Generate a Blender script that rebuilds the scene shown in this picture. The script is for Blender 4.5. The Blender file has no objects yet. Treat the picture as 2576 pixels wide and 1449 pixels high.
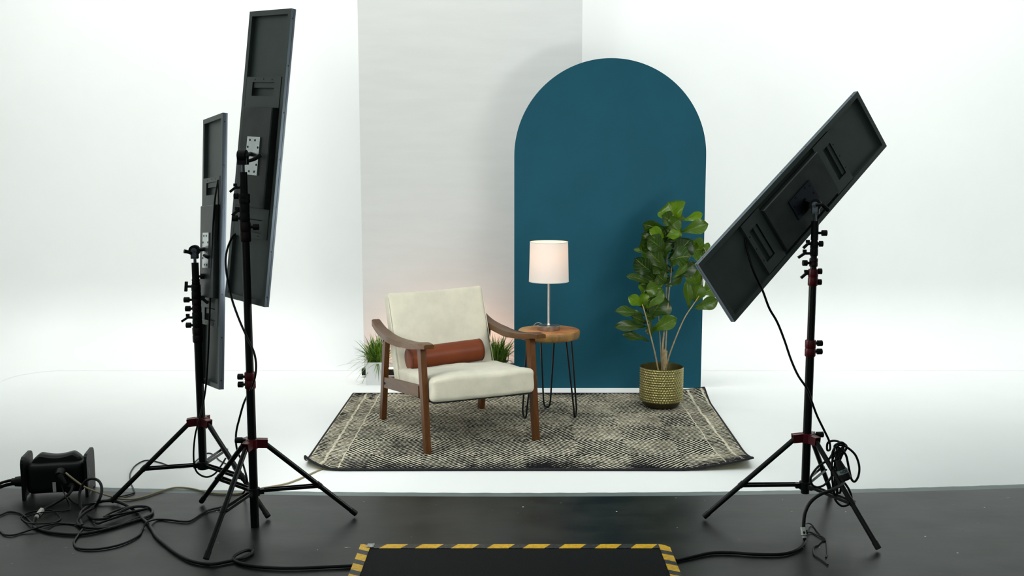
import bpy, bmesh, math, random
from mathutils import Vector, Matrix, Euler, noise
random.seed(7)
sc = bpy.context.scene
COL = sc.collection
PI = math.pi

# ---------------------------------------------------------------- camera
FPX, CX, CY, HOR, CH = 2504.0, 1288.0, 724.5, 412.0, 1.52
PITCH = math.atan((CY - HOR) / FPX)
cd = bpy.data.cameras.new('camera'); cam = bpy.data.objects.new('camera', cd); COL.objects.link(cam)
cd.sensor_width = 36.0; cd.lens = 36.0 * FPX / 2576.0; cd.clip_start = .05; cd.clip_end = 100
cam.location = (0, 0, CH); cam.rotation_euler = (PI / 2 - PITCH, 0, 0)
sc.camera = cam

# ---------------------------------------------------------------- world, lights, exposure
sc.view_settings.view_transform = 'Standard'; sc.view_settings.look = 'None'
sc.view_settings.gamma = 1; sc.view_settings.use_curve_mapping = False
sc.view_settings.exposure = 0.24
w = bpy.data.worlds.new('world'); sc.world = w; w.use_nodes = True
def build_world():
    # dim unlit studio: ambient made brighter from the left, fading to the right
    n, l = w.node_tree.nodes, w.node_tree.links; bg = n['Background']
    tc = n.new('ShaderNodeTexCoord'); sx = n.new('ShaderNodeSeparateXYZ'); l.new(tc.outputs['Generated'], sx.inputs[0])
    mr = n.new('ShaderNodeMapRange'); mr.interpolation_type = 'SMOOTHSTEP'; l.new(sx.outputs[0], mr.inputs[0])
    mr.inputs[1].default_value = -.9; mr.inputs[2].default_value = .6; mr.inputs[3].default_value = .50; mr.inputs[4].default_value = .09
    l.new(mr.outputs[0], bg.inputs[1]); bg.inputs[0].default_value = (.80, .95, .92, 1)
build_world()

def area_light(name, loc, target, sx, sy, power, color=(1, 1, 1), spread=PI):
    l = bpy.data.lights.new(name, 'AREA'); l.shape = 'RECTANGLE'; l.size = sx; l.size_y = sy
    l.energy = power; l.color = color; l.spread = spread
    o = bpy.data.objects.new(name, l); COL.objects.link(o); o.location = loc
    d = Vector(target) - Vector(loc)
    o.rotation_euler = d.to_track_quat('-Z', 'Y').to_euler()
    return o
# the studio's overhead bank that washes the cyclorama, and a second one towards the grid, plus two added side fills
area_light('cyclorama_wash', (0.2, 6.3, 4.9), (0.2, 7.75, 1.75), 8.4, .5, 58, (1, 1, .975), math.radians(80))
area_light('fill_left', (-3.0, 4.6, 4.6), (-3.7, 7.0, .9), 1.6, .8, 24, (1, 1, .975), math.radians(120))  # unseen fill, added to lift the left wall and floor
area_light('fill_right', (3.4, 4.6, 4.6), (4.2, 7.2, 1.1), 1.6, .8, 22, (1, 1, .975), math.radians(120))  # unseen fill, added to brighten the right-hand wall
area_light('overhead_bank', (0.2, 5.0, 4.5), (0.2, 6.4, 0.5), 4.0, 1.2, 24, (.97, 1, .965))
PANEL_EMIT = 12.5

# ---------------------------------------------------------------- geometry from the surveyed view
def ray(px, py):
    u = (px - CX) / FPX; v = -(py - CY) / FPX
    return Vector((u, math.cos(PITCH) + v * math.sin(PITCH), -math.sin(PITCH) + v * math.cos(PITCH)))
def GZ(px, py, z=0.0):
    r = ray(px, py); return Vector((0, 0, CH)) + r * ((z - CH) / r.z)
def PY(px, py, Y):
    r = ray(px, py); return Vector((0, 0, CH)) + r * (Y / r.y)

# ---------------------------------------------------------------- materials
def srgb(r, g, b):
    f = lambda c: (c / 255 / 12.92) if c / 255 <= .04045 else ((c / 255 + .055) / 1.055) ** 2.4
    return (f(r), f(g), f(b), 1)
class NT:
    def __init__(s, m): s.t = m.node_tree; s.n = s.t.nodes; s.l = s.t.links
    def new(s, ty, **k):
        n = s.n.new(ty)
        for a, b in k.items(): setattr(n, a, b)
        return n
    def put(s, sock, v):
        if hasattr(v, 'is_output') or isinstance(v, bpy.types.NodeSocket): s.l.new(v, sock)
        else: sock.default_value = v
    def m(s, op, a, b=0.0, c=0.0):
        n = s.new('ShaderNodeMath', operation=op)
        for i, v in enumerate((a, b, c)): s.put(n.inputs[i], v)
        return n.outputs[0]
    def mix(s, fac, a, b):
        n = s.new('ShaderNodeMix', data_type='RGBA')
        s.put(n.inputs[0], fac); s.put(n.inputs[6], a); s.put(n.inputs[7], b)
        return n.outputs[2]
    def noise(s, vec, scale, detail=3.0, rough=.5, out=0):
        n = s.new('ShaderNodeTexNoise'); s.l.new(vec, n.inputs['Vector'])
        n.inputs['Scale'].default_value = scale; n.inputs['Detail'].default_value = detail; n.inputs['Roughness'].default_value = rough
        return n.outputs[out]
    def ramp(s, fac, stops):
        n = s.new('ShaderNodeValToRGB'); s.put(n.inputs[0], fac); e = n.color_ramp.elements
        e[0].position, e[0].color = stops[0]; e[1].position, e[1].color = stops[-1]
        for p, c in stops[1:-1]:
            k = e.new(p); k.color = c
        return n.outputs[0]
    def smooth(s, x, lo, hi):
        n = s.new('ShaderNodeMapRange', interpolation_type='SMOOTHSTEP'); s.put(n.inputs[0], x)
        n.inputs[1].default_value = lo; n.inputs[2].default_value = hi; return n.outputs[0]
    def scalev(s, vec, x, y, z):
        n = s.new('ShaderNodeVectorMath', operation='MULTIPLY'); s.l.new(vec, n.inputs[0]); n.inputs[1].default_value = (x, y, z); return n.outputs[0]
def mat(name, col, rough=.6, metal=0., spec=.5, var=0., vscale=8., bump=0., bscale=60., stretch=None, aniso=0.):
    m = bpy.data.materials.new(name); m.use_nodes = True; t = NT(m); b = t.n['Principled BSDF']
    b.inputs['Roughness'].default_value = rough; b.inputs['Metallic'].default_value = metal
    b.inputs['Specular IOR Level'].default_value = spec
    b.inputs['Anisotropic'].default_value = aniso
    tc = t.new('ShaderNodeTexCoord').outputs['Object']
    if stretch: tc = t.scalev(tc, *stretch)
    if var > 0:
        n = t.noise(tc, vscale, 4.0, .6)
        k = t.smooth(n, .3, .7)
        c1 = [max(0, x * (1 - var)) for x in col[:3]] + [1]; c2 = [min(1, x * (1 + var)) for x in col[:3]] + [1]
        t.l.new(t.mix(k, c1, c2), b.inputs['Base Color'])
    else: b.inputs['Base Color'].default_value = col
    if bump > 0:
        n = t.noise(tc, bscale, 3.0, .6); bn = t.new('ShaderNodeBump'); bn.inputs['Strength'].default_value = bump
        bn.inputs['Distance'].default_value = .01
        t.l.new(n, bn.inputs['Height']); t.l.new(bn.outputs[0], b.inputs['Normal'])
    m['nt'] = 1
    return m
def B(m): return m.node_tree.nodes['Principled BSDF']

M = {}
M['cyc'] = mat('cyclorama_paint', (.81, .832, .822, 1), .5, spec=.35, var=.012, vscale=1.5)
M['strip'] = mat('grey_strip_paint', srgb(98, 110, 108), .45, var=.08, vscale=6)
M['paper'] = mat('backdrop_board', (.60, .612, .602, 1), .75, spec=.25, var=.02, vscale=2.0, stretch=(1, 1, 6))
M['arch'] = mat('teal_paint', srgb(13, 75, 92), .62, spec=.2, var=.05, vscale=3, bump=.04, bscale=200)
M['arch_edge'] = mat('dark_edge', srgb(32, 30, 36), .7)
M['black'] = mat('black_powdercoat', srgb(8, 10, 12), .3, spec=.3, var=.1)
M['black_matte'] = mat('black_plastic', srgb(9, 11, 12), .5, spec=.28, var=.1)
M['rubber'] = mat('cable_rubber', srgb(11, 13, 14), .42, spec=.3)
M['red'] = mat('red_anodised_metal', srgb(84, 10, 20), .36, metal=.2, spec=.4, var=.1)
M['darkred'] = mat('dark_red_collar', srgb(34, 12, 16), .4, spec=.3)
M['panel'] = mat('grey_green_panel_metal', srgb(84, 94, 90), .48, metal=.35, var=.08, vscale=5)
M['panel_edge'] = mat('panel_edge_metal', srgb(120, 132, 142), .4, metal=.5)
M['panel_box'] = mat('driver_box_metal', srgb(66, 73, 71), .42, metal=.4, var=.22, vscale=7)
M['plate'] = mat('zinc_plate', srgb(215, 222, 222), .3, metal=1.0, var=.08, vscale=20)
M['shaded_plate'] = mat('shaded_zinc_plate', srgb(70, 74, 84), .3, metal=1.0)  # same zinc plate, darkened in colour for the right panel's unlit back
M['chrome'] = mat('worn_black_chrome', srgb(96, 100, 106), .25, metal=1)
M['nickel'] = mat('brushed_nickel', srgb(178, 172, 165), .3, metal=1, aniso=.6)
M['cream'] = mat('cream_upholstery', srgb(201, 197, 178), .85, spec=.2, var=.075, vscale=7, bump=.25, bscale=260)
B(M['cream']).inputs['Sheen Weight'].default_value = .25
M['seatcloth'] = mat('black_underlay', srgb(24, 24, 27), .9)
M['leather'] = mat('tan_leather', srgb(108, 49, 19), .45, spec=.25, var=.12, vscale=6, bump=.1, bscale=160)
M['piping'] = mat('dark_piping', srgb(64, 32, 18), .5)
M['wood'] = mat('walnut_stained_wood', srgb(84, 50, 20), .38, spec=.25, var=.22, vscale=9, stretch=(6, 6, .8))
M['wood_arm'] = mat('walnut_arm_wood', srgb(86, 56, 27), .36, spec=.3, var=.2, vscale=9, stretch=(6, .8, 6))
M['slab_side'] = mat('bark_edge', srgb(132, 98, 48), .6, var=.3, vscale=18, bump=.3, bscale=40, stretch=(1, 1, .5))
M['planter'] = mat('white_planter', (.72, .735, .73, 1), .55, var=.02)
M['soil'] = mat('dark_soil', srgb(26, 22, 18), .95, bump=.5, bscale=80)
M['stem'] = mat('fig_bark', srgb(150, 132, 96), .8, var=.25, vscale=40)
M['beige'] = mat('beige_cord', srgb(150, 138, 104), .55)
M['bulb_glass'] = mat('bulb', (1, .8, .6, 1), .3)
M['whitelabel'] = mat('white_tape', srgb(205, 205, 198), .6, var=.05)
M['pink'] = mat('pink_plastic', srgb(214, 130, 104), .5)
M['potbase'] = mat('dark_bronze', srgb(58, 52, 32), .45, metal=.6)
M['silver'] = mat('silver_foil', srgb(170, 172, 170), .3, metal=.9, bump=.6, bscale=150)

# emission materials for what gives off light
def emat(name, col, strength):
    m = bpy.data.materials.new(name); m.use_nodes = True; t = NT(m); t.n.remove(t.n['Principled BSDF'])
    e = t.new('ShaderNodeEmission'); e.inputs[0].default_value = col; e.inputs[1].default_value = strength
    t.l.new(e.outputs[0], t.n['Material Output'].inputs[0]); return m
M['panel_light'] = emat('led_diffuser', (.98, 1, .985, 1), PANEL_EMIT)
M['panel_light_right'] = emat('led_diffuser_right', (.98, 1, .985, 1), PANEL_EMIT * 1.55)
M['warm_light'] = emat('warm_led_strip', (1, .50, .30, 1), 40.0)
M['bulb'] = emat('warm_bulb', (1, .60, .34, 1), 21.0)

# dark studio floor: black rubbery paint with white chips and scuffs
def floor_mat():
    m = mat('black_studio_floor', srgb(30, 32, 31), .32, spec=.25); t = NT(m); b = B(m)
    tc = t.new('ShaderNodeTexCoord').outputs['Object']
    n1 = t.noise(tc, 1.6, 5, .6); n2 = t.noise(t.scalev(tc, 1, 2.2, 1), 3.0, 5, .65)
    k = t.smooth(t.m('ADD', t.m('MULTIPLY', n1, .6), t.m('MULTIPLY', n2, .4)), .38, .64)
    base = t.mix(k, srgb(14, 16, 15), srgb(38, 42, 39))
    v = t.new('ShaderNodeTexVoronoi'); v.inputs['Scale'].default_value = 17; t.l.new(tc, v.inputs['Vector'])
    sep = t.new('ShaderNodeSeparateColor'); t.l.new(v.outputs['Color'], sep.inputs[0])
    chip = t.m('MULTIPLY', t.m('LESS_THAN', v.outputs['Distance'], t.m('MULTIPLY', sep.outputs[1], .075)), t.m('GREATER_THAN', sep.outputs[0], .72))
    s1 = t.noise(t.scalev(tc, 1, 7, 1), 16, 2, .5); s2 = t.noise(tc, 2.2, 2, .5)
    scuff = t.m('MULTIPLY', t.smooth(s1, .735, .76), t.smooth(s2, .56, .62))
    fac = t.m('MINIMUM', t.m('ADD', chip, scuff), 1.0)
    t.l.new(t.mix(fac, base, srgb(190, 192, 190)), b.inputs['Base Color'])
    r = t.m('ADD', t.m('MULTIPLY', n2, .26), .20); t.l.new(r, b.inputs['Roughness'])
    bn = t.new('ShaderNodeBump'); bn.inputs['Strength'].default_value = .14; bn.inputs['Distance'].default_value = .01
    t.l.new(t.noise(t.scalev(tc, 1, 2, 1), 3, 3, .5), bn.inputs['Height']); t.l.new(bn.outputs[0], b.inputs['Normal'])
    return m
M['floor'] = floor_mat()

def tread(t, tc, sc_):
    sx = t.new('ShaderNodeSeparateXYZ'); t.l.new(tc, sx.inputs[0])
    a = t.m('ADD', sx.outputs[0], sx.outputs[1]); b_ = t.m('SUBTRACT', sx.outputs[0], sx.outputs[1])
    fa = t.m('ABSOLUTE', t.m('SUBTRACT', t.m('FRACT', t.m('MULTIPLY', a, sc_)), .5))
    fb = t.m('ABSOLUTE', t.m('SUBTRACT', t.m('FRACT', t.m('MULTIPLY', b_, sc_)), .5))
    return t.smooth(t.m('MAXIMUM', fa, fb), .36, .46), sx
def mat_rubber():
    m = mat('black_tread_rubber', srgb(15, 19, 20), .7, spec=.12); t = NT(m); b = B(m)
    h, _ = tread(t, t.new('ShaderNodeTexCoord').outputs['Object'], 70)
    bn = t.new('ShaderNodeBump'); bn.inputs['Strength'].default_value = .5; bn.inputs['Distance'].default_value = .003
    t.l.new(h, bn.inputs['Height']); t.l.new(bn.outputs[0], b.inputs['Normal']); return m
def mat_hazard(name, along):
    m = mat(name, srgb(20, 20, 20), .4, spec=.5); t = NT(m); b = B(m)
    tc = t.new('ShaderNodeTexCoord').outputs['Object']; h, s = tread(t, tc, 62)
    if along == 'x': c = t.m('ADD', s.outputs[0], t.m('MULTIPLY', s.outputs[1], -.62))
    elif along == 'yl': c = t.m('ADD', s.outputs[1], t.m('MULTIPLY', s.outputs[0], .55))
    else: c = t.m('ADD', s.outputs[1], t.m('MULTIPLY', s.outputs[0], .55))
    per = .142 if along == 'x' else .098
    off = {'x': .19, 'yl': .25, 'yr': .62}[along]
    f = t.m('FRACT', t.m('ADD', t.m('DIVIDE', c, per), off))
    yel = t.m('LESS_THAN', f, .60)
    n = t.noise(tc, 60, 3, .6)
    ycol = t.mix(t.smooth(n, .35, .7), srgb(250, 200, 20), srgb(226, 168, 14))
    bcol = t.mix(t.smooth(n, .45, .7), srgb(26, 28, 28), srgb(62, 64, 60))
    t.l.new(t.mix(yel, bcol, ycol), b.inputs['Base Color'])
    bn = t.new('ShaderNodeBump'); bn.inputs['Strength'].default_value = .7; bn.inputs['Distance'].default_value = .003
    t.l.new(h, bn.inputs['Height']); t.l.new(bn.outputs[0], b.inputs['Normal']); return m
M['tread'] = mat_rubber()

def rug_mat():
    m = mat('woven_diamond_rug', srgb(190, 184, 160), .95, spec=.1); t = NT(m); b = B(m)
    tc0 = t.new('ShaderNodeTexCoord').outputs['Object']
    # wobble of the hand-woven lines
    nz = t.new('ShaderNodeTexNoise'); nz.inputs['Scale'].default_value = 9; nz.inputs['Detail'].default_value = 3; t.l.new(tc0, nz.inputs['Vector'])
    sb = t.new('ShaderNodeVectorMath', operation='SUBTRACT'); t.l.new(nz.outputs['Color'], sb.inputs[0]); sb.inputs[1].default_value = (.5, .5, .5)
    ml = t.new('ShaderNodeVectorMath', operation='SCALE'); t.l.new(sb.outputs[0], ml.inputs[0]); ml.inputs['Scale'].default_value = .028
    ad = t.new('ShaderNodeVectorMath', operation='ADD'); t.l.new(tc0, ad.inputs[0]); t.l.new(ml.outputs[0], ad.inputs[1])
    tc = ad.outputs[0]
    s = t.new('ShaderNodeSeparateXYZ'); t.l.new(tc, s.inputs[0]); X, Y = s.outputs[0], s.outputs[1]
    hx, hy, x0, y0 = .268, .295, -.19, 5.34
    xs = t.m('DIVIDE', t.m('SUBTRACT', X, x0), hx); ys = t.m('DIVIDE', t.m('SUBTRACT', Y, y0), hy)
    # nearest centre of the lattice whose indices sum to an even number
    p = t.m('MULTIPLY', t.m('ADD', xs, ys), .5); q = t.m('MULTIPLY', t.m('SUBTRACT', xs, ys), .5)
    pf = t.m('SUBTRACT', p, t.m('FLOOR', t.m('ADD', p, .5))); qf = t.m('SUBTRACT', q, t.m('FLOOR', t.m('ADD', q, .5)))
    d = t.m('MULTIPLY', t.m('MAXIMUM', t.m('ABSOLUTE', pf), t.m('ABSOLUTE', qf)), 2.0)      # 0 at centres, 1 on the lattice
    same = t.m('GREATER_THAN', t.m('ABSOLUTE', qf), t.m('ABSOLUTE', pf))
    line_d = t.m('FRACT', t.m('MULTIPLY', d, 9.5))
    # border columns: herringbone of short strokes
    bl = t.m('ABSOLUTE', X)
    colx = t.m('DIVIDE', t.m('SUBTRACT', t.m('ABSOLUTE', t.m('SUBTRACT', X, .10)), .97), .09)
    inb = t.m('GREATER_THAN', colx, 0.0)
    cf = t.m('FRACT', colx)
    tri = t.m('ABSOLUTE', t.m('SUBTRACT', cf, .42))
    line_b = t.m('FRACT', t.m('MULTIPLY', t.m('ADD', Y, t.m('MULTIPLY', tri, -.062)), 40.0))
    cream_line = t.m('MULTIPLY', t.m('LESS_THAN', t.m('MINIMUM', cf, t.m('SUBTRACT', 1.0, cf)), .075), t.m('MULTIPLY', inb, t.m('LESS_THAN', colx, 2.2)))
    mx = t.new('ShaderNodeMix', data_type='FLOAT'); t.put(mx.inputs[0], inb); t.l.new(line_d, mx.inputs[2]); t.l.new(line_b, mx.inputs[3])
    line = mx.outputs[0]
    big = t.noise(tc0, 2.6, 4, .6); fine = t.noise(t.scalev(tc0, 1, 1, 1), 75, 2, .7); mid = t.noise(tc0, 18, 3, .6)
    # ink width: bolder towards the front and back hems, bolder on one diagonal, worn in patches
    s0 = t.new('ShaderNodeSeparateXYZ'); t.l.new(tc0, s0.inputs[0])
    hem_f = t.m('SUBTRACT', 1.0, t.smooth(s0.outputs[1], 4.83, 5.02)); hem_b = t.smooth(s0.outputs[1], 6.33, 6.47)
    hem = t.m('MAXIMUM', hem_f, hem_b)
    duty = t.m('ADD', .46, t.m('MULTIPLY', same, .12))
    duty = t.m('ADD', duty, t.m('MULTIPLY', t.m('SUBTRACT', big, .5), .75))
    duty = t.m('ADD', duty, t.m('MULTIPLY', t.m('SUBTRACT', mid, .5), .75))
    duty = t.m('ADD', duty, t.m('MULTIPLY', t.m('SUBTRACT', fine, .5), .85))
    duty = t.m('ADD', duty, t.m('MULTIPLY', t.m('MULTIPLY', hem, t.smooth(big, .3, .6)), .42))
    duty = t.m('SUBTRACT', duty, t.m('MULTIPLY', cream_line, .6))
    patch = t.smooth(t.noise(t.scalev(tc0, 1.2, .9, 1), 3.3, 3, .6), .62, .70)
    duty = t.m('ADD', duty, t.m('MULTIPLY', t.m('MULTIPLY', patch, inb), .55))
    edge = t.m('SUBTRACT', t.m('ABSOLUTE', t.m('SUBTRACT', line, .5)), t.m('MULTIPLY', duty, .5))
    ink = t.m('SUBTRACT', 1.0, t.smooth(edge, -.03, .05))
    cream = t.mix(t.smooth(t.noise(tc0, 40, 3, .6), .35, .65), srgb(176, 170, 146), srgb(208, 203, 184))
    t.l.new(t.mix(ink, cream, srgb(17, 17, 21)), b.inputs['Base Color'])
    bn = t.new('ShaderNodeBump'); bn.inputs['Strength'].default_value = .6; bn.inputs['Distance'].default_value = .004
    t.l.new(t.m('ADD', t.m('MULTIPLY', ink, -.6), fine), bn.inputs['Height']); t.l.new(bn.outputs[0], b.inputs['Normal'])
    return m
M['rug'] = rug_mat()
M['rug_edge'] = mat('black_rug_binding', srgb(18, 18, 22), .9)
M['rug_back'] = mat('beige_rug_backing', srgb(180, 172, 140), .95)

def slab_mat():
    m = mat('live_edge_slab_wood', srgb(150, 102, 58), .5); t = NT(m); b = B(m)
    tc = t.new('ShaderNodeTexCoord').outputs['Object']; s = t.new('ShaderNodeSeparateXYZ'); t.l.new(tc, s.inputs[0])
    dx = t.m('SUBTRACT', s.outputs[0], .03); dy = t.m('SUBTRACT', s.outputs[1], -.02)
    r = t.m('SQRT', t.m('ADD', t.m('MULTIPLY', dx, dx), t.m('MULTIPLY', dy, dy)))
    r = t.m('ADD', r, t.m('MULTIPLY', t.noise(tc, 9, 3, .6), .035))
    ring = t.m('ABSOLUTE', t.m('SUBTRACT', t.m('FRACT', t.m('MULTIPLY', r, 75)), .5))
    n = t.noise(tc, 12, 4, .6)
    c = t.mix(t.smooth(n, .35, .7), srgb(140, 90, 50), srgb(190, 132, 78))
    c = t.mix(t.m('MULTIPLY', t.smooth(ring, .25, .5), .35), c, srgb(96, 58, 30))
    c = t.mix(t.m('MULTIPLY', t.smooth(r, .165, .19), .6), c, srgb(176, 140, 84))
    t.l.new(c, b.inputs['Base Color']); return m
M['slab'] = slab_mat()

def pot_mat():
    m = mat('hammered_bronze', srgb(150, 142, 92), .26, metal=.92, var=.12, vscale=25); return m
M['pot'] = pot_mat()
def shade_mat():
    m = bpy.data.materials.new('white_linen_shade'); m.use_nodes = True; t = NT(m); t.n.remove(t.n['Principled BSDF'])
    d = t.new('ShaderNodeBsdfDiffuse'); d.inputs[0].default_value = (.84, .80, .76, 1)
    tr = t.new('ShaderNodeBsdfTranslucent'); tr.inputs[0].default_value = (.92, .82, .72, 1)
    tc = t.new('ShaderNodeTexCoord').outputs['Object']
    wv = t.noise(t.scalev(tc, 30, 30, 260), 3.0, 2, .5)
    bn = t.new('ShaderNodeBump'); bn.inputs['Strength'].default_value = .15; bn.inputs['Distance'].default_value = .002
    t.l.new(wv, bn.inputs['Height']); t.l.new(bn.outputs[0], d.inputs['Normal'])
    mx = t.new('ShaderNodeMixShader'); mx.inputs[0].default_value = .28
    t.l.new(d.outputs[0], mx.inputs[1]); t.l.new(tr.outputs[0], mx.inputs[2]); t.l.new(mx.outputs[0], t.n['Material Output'].inputs[0]); return m
M['shade'] = shade_mat()
def leaf_mat():
    m = mat('fig_leaf', srgb(40, 84, 34), .33, spec=.4); t = NT(m); b = B(m)
    uv = t.new('ShaderNodeTexCoord').outputs['UV']; s = t.new('ShaderNodeSeparateXYZ'); t.l.new(uv, s.inputs[0])
    v = t.m('ABSOLUTE', t.m('SUBTRACT', s.outputs[1], .5))
    rib = t.m('SUBTRACT', 1.0, t.smooth(v, .008, .03))
    f = t.m('FRACT', t.m('SUBTRACT', t.m('MULTIPLY', s.outputs[0], 7.0), t.m('MULTIPLY', v, 4.5)))
    side = t.m('SUBTRACT', 1.0, t.smooth(t.m('ABSOLUTE', t.m('SUBTRACT', f, .5)), .03, .09))
    vein = t.m('MINIMUM', t.m('ADD', rib, t.m('MULTIPLY', side, .55)), 1.0)
    at = t.new('ShaderNodeAttribute', attribute_name='tint')
    base = t.mix(at.outputs['Fac'], srgb(4, 29, 8), srgb(108, 146, 8))
    tc = t.new('ShaderNodeTexCoord').outputs['Object']
    base2 = t.mix(t.m('MULTIPLY', t.smooth(t.noise(tc, 25, 3, .6), .35, .7), .25), base, srgb(30, 78, 12))
    t.l.new(t.mix(t.m('MULTIPLY', vein, .42), base2, srgb(130, 160, 50)), b.inputs['Base Color'])
    bn = t.new('ShaderNodeBump'); bn.inputs['Strength'].default_value = .5; bn.inputs['Distance'].default_value = .004; bn.invert = True
    t.l.new(vein, bn.inputs['Height']); t.l.new(bn.outputs[0], b.inputs['Normal'])
    b.inputs['Subsurface Weight'].default_value = 0
    tr = t.new('ShaderNodeBsdfTranslucent'); t.l.new(base2, tr.inputs[0])
    mx = t.new('ShaderNodeMixShader'); mx.inputs[0].default_value = .22
    t.l.new(b.outputs[0], mx.inputs[1]); t.l.new(tr.outputs[0], mx.inputs[2]); t.l.new(mx.outputs[0], t.n['Material Output'].inputs[0])
    return m
M['leaf'] = leaf_mat()
def grass_mat():
    m = mat('plastic_grass', srgb(60, 120, 30), .5); t = NT(m); b = B(m)
    at = t.new('ShaderNodeAttribute', attribute_name='tint')
    t.l.new(t.mix(at.outputs['Fac'], srgb(14, 56, 8), srgb(120, 158, 26)), b.inputs['Base Color']); return m
M['grass'] = grass_mat()

# ---------------------------------------------------------------- mesh helpers
def obj(name, bm, m, parent=None, smooth=None, bevel=0., seg=2, mats=None):
    if bevel > 0:
        es = [e for e in bm.edges if len(e.link_faces) == 2 and e.calc_face_angle(0) > .6]
        bmesh.ops.bevel(bm, geom=es, offset=bevel, segments=seg, profile=.6, affect='EDGES', clamp_overlap=True)
    bmesh.ops.recalc_face_normals(bm, faces=bm.faces)
    me = bpy.data.meshes.new(name); bm.to_mesh(me); bm.free()
    for mm in (mats or [m]): me.materials.append(mm)
    if smooth is not None:
        me.polygons.foreach_set('use_smooth', [True] * len(me.polygons))
        me.set_sharp_from_angle(angle=math.radians(smooth))
    o = bpy.data.objects.new(name, me); COL.objects.link(o)
    if parent: o.parent = parent
    return o
def tag(o, label, cat=None, group=None, kind=None):
    if label: o['label'] = label
    if cat: o['category'] = cat
    if group: o['group'] = group
    if kind: o['kind'] = kind
    return o
def empty(name, loc, label, cat, rot=(0, 0, 0), group=None):
    o = bpy.data.objects.new(name, None); COL.objects.link(o); o.location = loc; o.rotation_euler = rot
    o.empty_display_size = .1
    return tag(o, label, cat, group)
def box(bm, x0, x1, y0, y1, z0, z1, mi=0):
    v = [bm.verts.new(p) for p in ((x0, y0, z0), (x1, y0, z0), (x1, y1, z0), (x0, y1, z0), (x0, y0, z1), (x1, y0, z1), (x1, y1, z1), (x0, y1, z1))]
    for f in ((3, 2, 1, 0), (4, 5, 6, 7), (0, 1, 5, 4), (1, 2, 6, 5), (2, 3, 7, 6), (3, 0, 4, 7)):
        bm.faces.new([v[i] for i in f]).material_index = mi
def rings(bm, rs, cap=True, closed=False, mi=0):
    vs = [[bm.verts.new(p) for p in r] for r in rs]; n = len(rs[0])
    N = len(vs)
    for i in range(N if closed else N - 1):
        a, b = vs[i], vs[(i + 1) % N]
        for k in range(n): bm.faces.new((a[k], a[(k + 1) % n], b[(k + 1) % n], b[k])).material_index = mi
    if cap and not closed:
        bm.faces.new(list(reversed(vs[0]))).material_index = mi; bm.faces.new(vs[-1]).material_index = mi
def cyl(bm, a, b, r0, r1=None, n=16, mi=0):
    a, b = Vector(a), Vector(b); r1 = r0 if r1 is None else r1
    d = (b - a).normalized(); u = d.orthogonal().normalized(); v = d.cross(u)
    rings(bm, [[p + (u * math.cos(t) + v * math.sin(t)) * r for t in [2 * PI * k / n for k in range(n)]] for p, r in ((a, r0), (b, r1))], mi=mi)
def obox(bm, a, b, w, h, up=(0, 0, 1)):
    """bar from a to b with cross-section w x h"""
    a, b = Vector(a), Vector(b); d = (b - a).normalized(); s = d.cross(Vector(up))
    if s.length < 1e-4: s = d.orthogonal()
    s.normalize(); u = s.cross(d)
    rings(bm, [[p + s * (w / 2 * i) + u * (h / 2 * j) for i, j in ((-1, -1), (1, -1), (1, 1), (-1, 1))] for p in (a, b)])
def lathe(bm, prof, c=(0, 0, 0), n=48, close_ends=False, mi=0):
    c = Vector(c); vs = []
    for r, z in prof:
        if r < 1e-6: vs.append([bm.verts.new(c + Vector((0, 0, z)))])
        else: vs.append([bm.verts.new(c + Vector((r * math.cos(2 * PI * k / n), r * math.sin(2 * PI * k / n), z))) for k in range(n)])
    for i in range(len(vs) - 1):
        a, b = vs[i], vs[i + 1]
        for k in range(n):
            k2 = (k + 1) % n
            if len(a) == 1 and len(b) == 1: continue
            if len(a) == 1: f = (a[0], b[k2], b[k])
            elif len(b) == 1: f = (a[k], a[k2], b[0])
            else: f = (a[k], a[k2], b[k2], b[k])
            bm.faces.new(f).material_index = mi
def catmull(P, per=8):
    P = [Vector(p) for p in P]
    if len(P) < 3: return P
    Q = [P[0] * 2 - P[1]] + P + [P[-1] * 2 - P[-2]]; out = []
    for i in range(1, len(Q) - 2):
        p0, p1, p2, p3 = Q[i - 1:i + 3]
        for k in range(per):
            t = k / per
            out.append(.5 * ((2 * p1) + (p2 - p0) * t + (2 * p0 - 5 * p1 + 4 * p2 - p3) * t * t + (3 * p1 - p0 - 3 * p2 + p3) * t ** 3))
    out.append(P[-1]); return out
def tube(bm, P, r, n=8, per=8, r1=None, mi=0):
    C = catmull(P, per); C = [c for i, c in enumerate(C) if i == 0 or (c - C[i - 1]).length > 1e-5]
    t0 = (C[1] - C[0]).normalized(); u = t0.orthogonal().normalized(); rs = []
    for i, c in enumerate(C):
        t = (C[min(i + 1, len(C) - 1)] - C[max(i - 1, 0)]).normalized()
        u = (u - t * u.dot(t));
        if u.length < 1e-5: u = t.orthogonal()
        u.normalize(); v = t.cross(u); rr = r if r1 is None else r + (r1 - r) * i / (len(C) - 1)
        rs.append([c + (u * math.cos(2 * PI * k / n) + v * math.sin(2 * PI * k / n)) * rr for k in range(n)])
    rings(bm, rs, mi=mi)
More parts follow.
